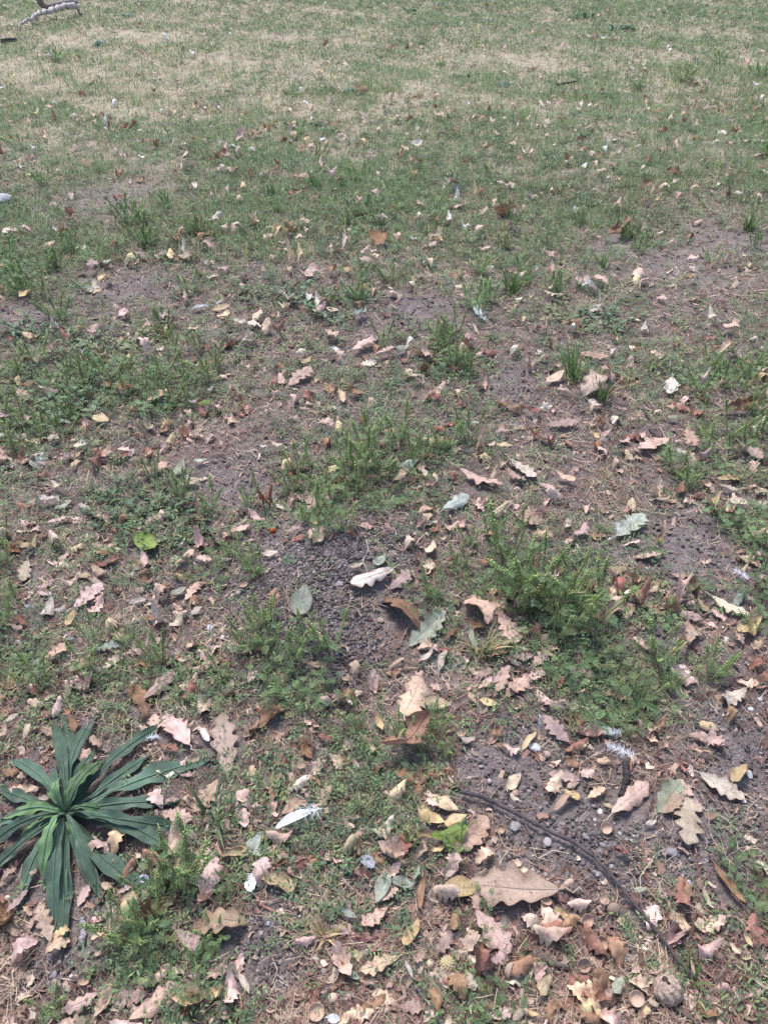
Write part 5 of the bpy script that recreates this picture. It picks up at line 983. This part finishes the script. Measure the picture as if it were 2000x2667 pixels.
def strips(x, y, ln, wd, lift, c, up=.25):
    n = len(x); az = rng.uniform(0, 6.28, n); d = np.stack([np.cos(az), np.sin(az), 0 * az], 1); s = np.stack([-np.sin(az), np.cos(az), 0 * az], 1)
    rl = rng.uniform(-1, 1, n)[:, None]; wv = s * np.cos(rl) + np.array([0, 0, 1]) * np.sin(rl); cu = rng.normal(0, .18, n)[:, None]; tl = rng.normal(0, up, n)[:, None] * .5
    V = []
    z = hgt(x, y) + lift
    P0 = np.stack([x, y, z], 1)
    for f in (-.5, 0, .5):
        c_ = P0 + d * (ln * f)[:, None] + s * cu * ln[:, None] * (f * f * 4 - .5) + np.array([0, 0, 1]) * np.abs(tl) * ln[:, None] * (f + .5)
        V += [c_ - wv * wd[:, None] * .5, c_ + wv * wd[:, None] * .5]
    V = np.stack(V, 1); b = np.arange(n)[:, None] * 6
    return V, [np.stack([b + [0, 1, 3, 2], b + [2, 3, 5, 4]], 1).reshape(-1, 4)], np.repeat(c, 2, 0)
def blades(x, y, h, w, c, lean=.6):
    n = len(x); az = rng.uniform(0, 6.28, n); d = np.stack([np.cos(az), np.sin(az), 0 * az], 1); fa = az + rng.uniform(-1, 1, n) + 1.57; s = np.stack([np.cos(fa), np.sin(fa), 0 * az], 1)
    le = (rng.random(n) ** .7 * lean)[:, None]; P0 = np.stack([x, y, hgt(x, y) - .003], 1); H = h[:, None]; Wd = w[:, None] * .5; up = np.array([0, 0, 1])
    p1 = P0 + d * H * le * .4 + up * H * (.58 - .1 * le); p2 = P0 + d * H * le * 1.1 + up * H * (1 - .42 * le)
    V = np.stack([P0 - s * Wd, P0 + s * Wd, p1 - s * Wd * .8, p1 + s * Wd * .8, p2], 1); b = np.arange(n)[:, None] * 5
    return V, [b + [0, 1, 3, 2], b + [2, 3, 4]], np.concatenate([c, c])
def leaflets(P, az, el, ln, wd, c):
    n = len(P); d = np.stack([np.cos(az) * np.cos(el), np.sin(az) * np.cos(el), np.sin(el)], 1); s = np.stack([-np.sin(az), np.cos(az), 0 * az], 1); nn = np.cross(d, s) * -1
    m_ = P + d * (ln * .45)[:, None]; f = (wd * .35)[:, None]
    V = np.stack([P, m_ + s * wd[:, None] + np.array([0, 0, 1]) * f, P + d * ln[:, None], m_ - s * wd[:, None] + np.array([0, 0, 1]) * f], 1); b = np.arange(n)[:, None] * 4
    return V, [b + [0, 3, 2], b + [0, 2, 1]], np.concatenate([c, c])
def stuff(name, geo, mat, label):
    V, F, c = geo; o = link(name, mesh_np(name, V, F, c, mat)); o['kind'] = 'stuff'; o['label'] = label; return o
# soil crumbs
x, y = scatter(70000, .36, 4.6, 1.9); b = bare(x, y); keep = (rng.random(len(x)) < .2 + 1.0 * b) & ~on_things(x, y, .9); x, y, b = x[keep][:36000], y[keep][:36000], b[keep][:36000]
ex, ey = [np.concatenate(q) for q in zip(*[(mx + rng.normal(0, r * .75, k), my + rng.normal(0, r * .6, k)) for (mx, my, r, h), k in zip(MW, (15000, 7000, 4000, 4500, 3000, 0))])]
k = ~on_things(ex, ey, .9); ex, ey = ex[k], ey[k]; n0 = len(x); x = np.concatenate([x, ex]); y = np.concatenate([y, ey]); b = np.concatenate([b, 0 * ex + 1])
IV1, IF1 = ico(1); nI = len(x); R_ = (rng.random(nI) ** 5 * .0036 + .0008) * (.8 + .3 * b) * (1 + .2 * y)
R_[n0:] = rng.random(len(ex)) ** 4 * .0042 + .0008
V = IV1[None] * R_[:, None, None] * rng.uniform(.7, 1.2, (nI, 1, 3)) * (1 + rng.normal(0, .22, (nI, len(IV1), 1))); V += np.stack([x, y, hgt(x, y) + R_ * .35], 1)[:, None]
oc6 = np.array([0])
c = pick_cols(nI, [(.09, .076, .073), (.135, .116, .112), (.19, .165, .16), (.28, .26, .25), (.07, .058, .055)], [3, 4, 2.2, .35, 2.4])
stuff('soil_crumbs', (V, [(np.arange(nI)[:, None, None] * len(IV1) + IF1[None]).reshape(-1, 3)], np.repeat(c, len(IF1), 0)), M_crumb, 'loose dark soil crumbs and grit')
# straw, needles and stalk bits
x, y = scatter(75000, .36, 5.0, 1.5); b = bare(x, y); keep = (rng.random(len(x)) < .62 - np.where(y > 1.9, .3, .58) * b) & (~on_things(x, y, .85) | (rng.random(len(x)) < .06)); x, y = x[keep], y[keep]; n = len(x)
clump = vnoise(x, y, .3, 9)
ln = (rng.random(n) ** 2 * .05 + .012) * (1 + .1 * y); wd = rng.uniform(.0005, .0014, n) * (.75 + .45 * y)
c = np.where((clump + rng.normal(0, .3, n) > .05)[:, None], pick_cols(n, [(.38, .295, .22), (.29, .205, .155), (.47, .385, .29)], [3, 2.4, 1.3]), pick_cols(n, [(.19, .105, .082), (.235, .15, .118), (.32, .24, .19), (.10, .068, .062)], [3, 3, 1.6, 2.4]))
stuff('straw_litter', strips(x, y, ln, wd, rng.uniform(.001, .008, n), c), M_straw, 'dry straw bits, needles and stalks strewn on the soil')
# crumbled leaf bits
x, y = scatter(17000, .36, 4.2, 1.6); b = bare(x, y); keep = (rng.random(len(x)) < .75 - .6 * b) & ~on_things(x, y, .8); x, y = x[keep], y[keep]; n = len(x)
ln = (rng.random(n) ** 3 * .016 + .0035) * (1 + .2 * y); c = pick_cols(n, [(.36, .25, .205), (.25, .16, .125), (.16, .095, .078), (.44, .345, .265), (.52, .45, .38)], [2.6, 3, 3, 1.2, .4])
stuff('leaf_litter', strips(x, y, ln, ln * rng.uniform(.3, .75, n), rng.uniform(.001, .007, n), c, .8), M_litter, 'crumbled bits of dead leaves strewn on the soil')
# low creeping weeds
def low_weeds(ns, y0, y1, power, lsz, thr):
    x, y = scatter(ns, y0, y1, power); g = green(x, y); b = bare(x, y); cl = vnoise(x, y, .16, 21) * .5 + vnoise(x, y, .45, 22) * .4
    keep = (rng.random(len(x)) < np.clip(g * 1.5 - .2 + cl * .9, 0, 1)) & (rng.random(len(x)) > b * .92) & (~on_things(x, y, 1.0) | (rng.random(len(x)) < .12)); x, y, g, cl = x[keep], y[keep], g[keep], cl[keep]; n = len(x); K = 9
    az = rng.uniform(0, 6.28, n); L = rng.uniform(.025, .07, n) * (1 + .1 * y); hh = rng.uniform(.006, .04, n) * (.5 + .9 * g)
    f = (np.arange(K) + .5) / K; px = x[:, None] + np.cos(az)[:, None] * L[:, None] * f; py = y[:, None] + np.sin(az)[:, None] * L[:, None] * f
    pz = hgt(px, py) + hh[:, None] * f ** .7 + .002; P_ = np.stack([px, py, pz], -1).reshape(-1, 3); N = n * K
    sgn = np.where(np.arange(K) % 2, 1, -1)[None, :]; la = (az[:, None] + sgn * rng.uniform(.5, 1.3, (n, K))).ravel(); el = rng.uniform(-.1, .8, N); ln = rng.uniform(.7, 1.25, N) * lsz * (1 + .22 * np.repeat(y, K)); wd = ln * rng.uniform(.09, .18, N)
    bc = np.where((rng.random(n) < .3)[:, None], np.array(GL), np.where((rng.random(n) < .55)[:, None], np.array(GC), np.array((.082, .118, .075)))) * rng.uniform(.75, 1.3, (n, 1))
    return leaflets(P_, la, el, ln, wd, np.repeat(bc, K, 0) * rng.uniform(.85, 1.15, (N, 1)))
stuff('low_weeds', low_weeds(12500, .36, 2.6, 1.2, .0105, 0), M_weed, 'low creeping green weeds with tiny leaves')
stuff('spreading_weeds', low_weeds(6500, 2.4, 6.5, 1.0, .0125, 0), M_weed, 'low spreading weeds in the middle of the lawn')
stuff('far_low_weeds', low_weeds(5200, 6.3, 15.0, .9, .011, 0), M_weed, 'dark low weeds in patches on the far lawn')
# grass: near and middle
x, y = scatter(42000, .5, 5.0, .6); g = green(x, y); b = bare(x, y); cl = vnoise(x, y, .25, 31) * .6 + vnoise(x, y, .7, 32) * .5
keep = (rng.random(len(x)) < np.clip(.12 + .45 * (y / 4) + .25 * (g - .4) + cl * .6, .02, 1)) & (rng.random(len(x)) > b * .95) & ~on_things(x, y, .9); x, y, g, cl = x[keep], y[keep], g[keep], cl[keep]; n = len(x)
dry = rng.random(n) < np.clip(.85 - g * .75 + .3 * vnoise(x, y, .35, 33), .12, .97)
c = np.where(dry[:, None], pick_cols(n, [(.42, .33, .21), (.50, .41, .29), (.33, .25, .17)], [3, 2, 2]), pick_cols(n, [(.12, .18, .085), (.155, .215, .095), (.10, .145, .085)], [3, 2, 2]))
stuff('short_grass', blades(x, y, rng.uniform(.015, .05, n), rng.uniform(.001, .0022, n) * (1 + .25 * y), c, 1.3), M_grass, 'short sparse grass, partly dry, between the weeds')
# far lawn
def lawn(nn, y0, y1, power, h0, h1, w, name, lab):
    x, y = scatter(nn, y0, y1, power); g = green(x, y); b = bare(x, y); cl = vnoise(x, y, .35, 41) * .6 + vnoise(x, y, .9, 44) * .7 + vnoise(x, y, 2.2, 42) * .6
    keep = (rng.random(len(x)) < np.clip(.32 + .55 * g + .8 * cl, .06, 1)) & (rng.random(len(x)) > b * .8) & (~on_things(x, y, .8) | (rng.random(len(x)) < .15)); x, y, g, cl = x[keep], y[keep], g[keep], cl[keep]; n = len(x)
    dry = rng.random(n) < np.clip(.73 - g * .62 - .8 * cl, .06, .95)
    c = np.where(dry[:, None], pick_cols(n, [(.43, .345, .26), (.53, .435, .335), (.35, .265, .20)], [3, 2.4, 2]), pick_cols(n, [(.185, .245, .125), (.235, .295, .155), (.14, .20, .11)], [3, 2.4, 2]))
    stuff(name, blades(x, y, rng.uniform(h0, h1, n), rng.uniform(.6, 1.2, n) * w * y, c, 1.5), M_grass, lab)
x, y = scatter(40000, 2.9, 8.5, .5); g = green(x, y); b = bare(x, y); cl = vnoise(x, y, .3, 51) * .6 + vnoise(x, y, 1.1, 52) * .6
keep = (rng.random(len(x)) < np.clip((g - .5) * 1.8 + cl * 1.1, 0, .9)) & (rng.random(len(x)) > b) & ~on_things(x, y, .9); x, y = x[keep][:14000], y[keep][:14000]; n = len(x)
stuff('weed_spikes_undergrowth', blades(x, y, rng.uniform(.03, .11, n), rng.uniform(.0022, .004, n) * (1 + .06 * y), pick_cols(n, [(.23, .30, .14), (.29, .36, .17), (.18, .25, .125)], [3, 2, 2]), .45), M_grass, 'thin green flower spikes of young ragweed crowding the lawn')
lawn(90000, 3.6, 7.5, .6, .02, .05, .0008, 'lawn_grass', 'patchy green and straw coloured lawn grass')
lawn(120000, 7.3, 19.0, .8, .025, .06, .0009, 'far_lawn_grass', 'far lawn grass, green with dry straw patches')
# small dead leaves past those built one by one
def flake_leaves(nn, y0, y1, power, pal, wts, lo, hi, name, lab):
    x, y = scatter(nn, y0, y1, power); x, y = x[:nn], y[:nn]; k = ~on_things(x, y, .9) & (rng.random(len(x)) > 1.1 * bare(x, y)) & (rng.random(len(x)) < .55 + .8 * vnoise(x, y, .4 + y0 * .12, 77)); x, y = x[k], y[k]; n = len(x)
    t, s, gx, gy, w = leaf_grid('o', np.random.default_rng(5)); gx, gy = gx[::2, ::2], gy[::2, ::2]; gy = gy - .5; n1, n2 = gx.shape
    kk = rng.normal(0, 4.5, n)[:, None, None]; kb = rng.normal(0, 1.7, n)[:, None, None]; zz_ = kk * gx * gx + kb * gy * gy + .07 * np.sin(9 * gx + 7 * gy + kk) + .05 * np.sin(17 * gx - 11 * gy + 3 * kb); zz_ = zz_ - zz_.min((1, 2), keepdims=True) * .8
    L = rng.uniform(lo, hi, n)[:, None, None]; az = rng.uniform(0, 6.28, n)[:, None, None]; tl = rng.normal(0, .25, n)[:, None, None]
    zz_ = zz_ + tl * gy + .1 + .35 * (y0 > 2); X_ = (gx * np.cos(az) - gy * np.sin(az)) * L; Y_ = (gx * np.sin(az) + gy * np.cos(az)) * L
    V = np.stack([X_ + x[:, None, None], Y_ + y[:, None, None], zz_ * L + hgt(x, y)[:, None, None]], -1).reshape(n, -1, 3)
    idx = np.arange(n1 * n2).reshape(n1, n2); q = np.stack([idx[:-1, :-1], idx[:-1, 1:], idx[1:, 1:], idx[1:, :-1]], -1).reshape(-1, 4)
    c = pick_cols(n, pal, wts); stuff(name, (V, [(np.arange(n)[:, None, None] * n1 * n2 + q[None]).reshape(-1, 4)], np.repeat(c, len(q), 0)), M_litter, lab)
PAL = [COLS['P'], COLS['T'], COLS['W'], COLS['B'], COLS['Y'], (.62, .58, .54), COLS['R']]
flake_leaves(2600, .4, 2.7, 1.0, PAL, [4.4, 3.6, .5, 3, 1.2, 0.0, 2.0], .016, .062, 'fallen_leaves', 'small broken dead leaves lying under the larger ones')
flake_leaves(1300, 2.6, 7.0, .5, PAL, [4, 3, 2.5, 3, 1.6, .8, 1.5], .03, .075, 'scattered_leaves', 'small dead leaves scattered over the weedy lawn')
flake_leaves(650, 6.5, 17, .8, PAL, [3, 3, 3, 2, 1.6, 1.5, 1], .035, .085, 'far_leaves', 'tiny dead leaves dotted over the far lawn')
print('objects', len(COL.objects), 'tris', sum(sum(len(p.vertices) - 2 for p in m.polygons) if len(m.polygons) < 200 else len(m.polygons) for m in bpy.data.meshes))
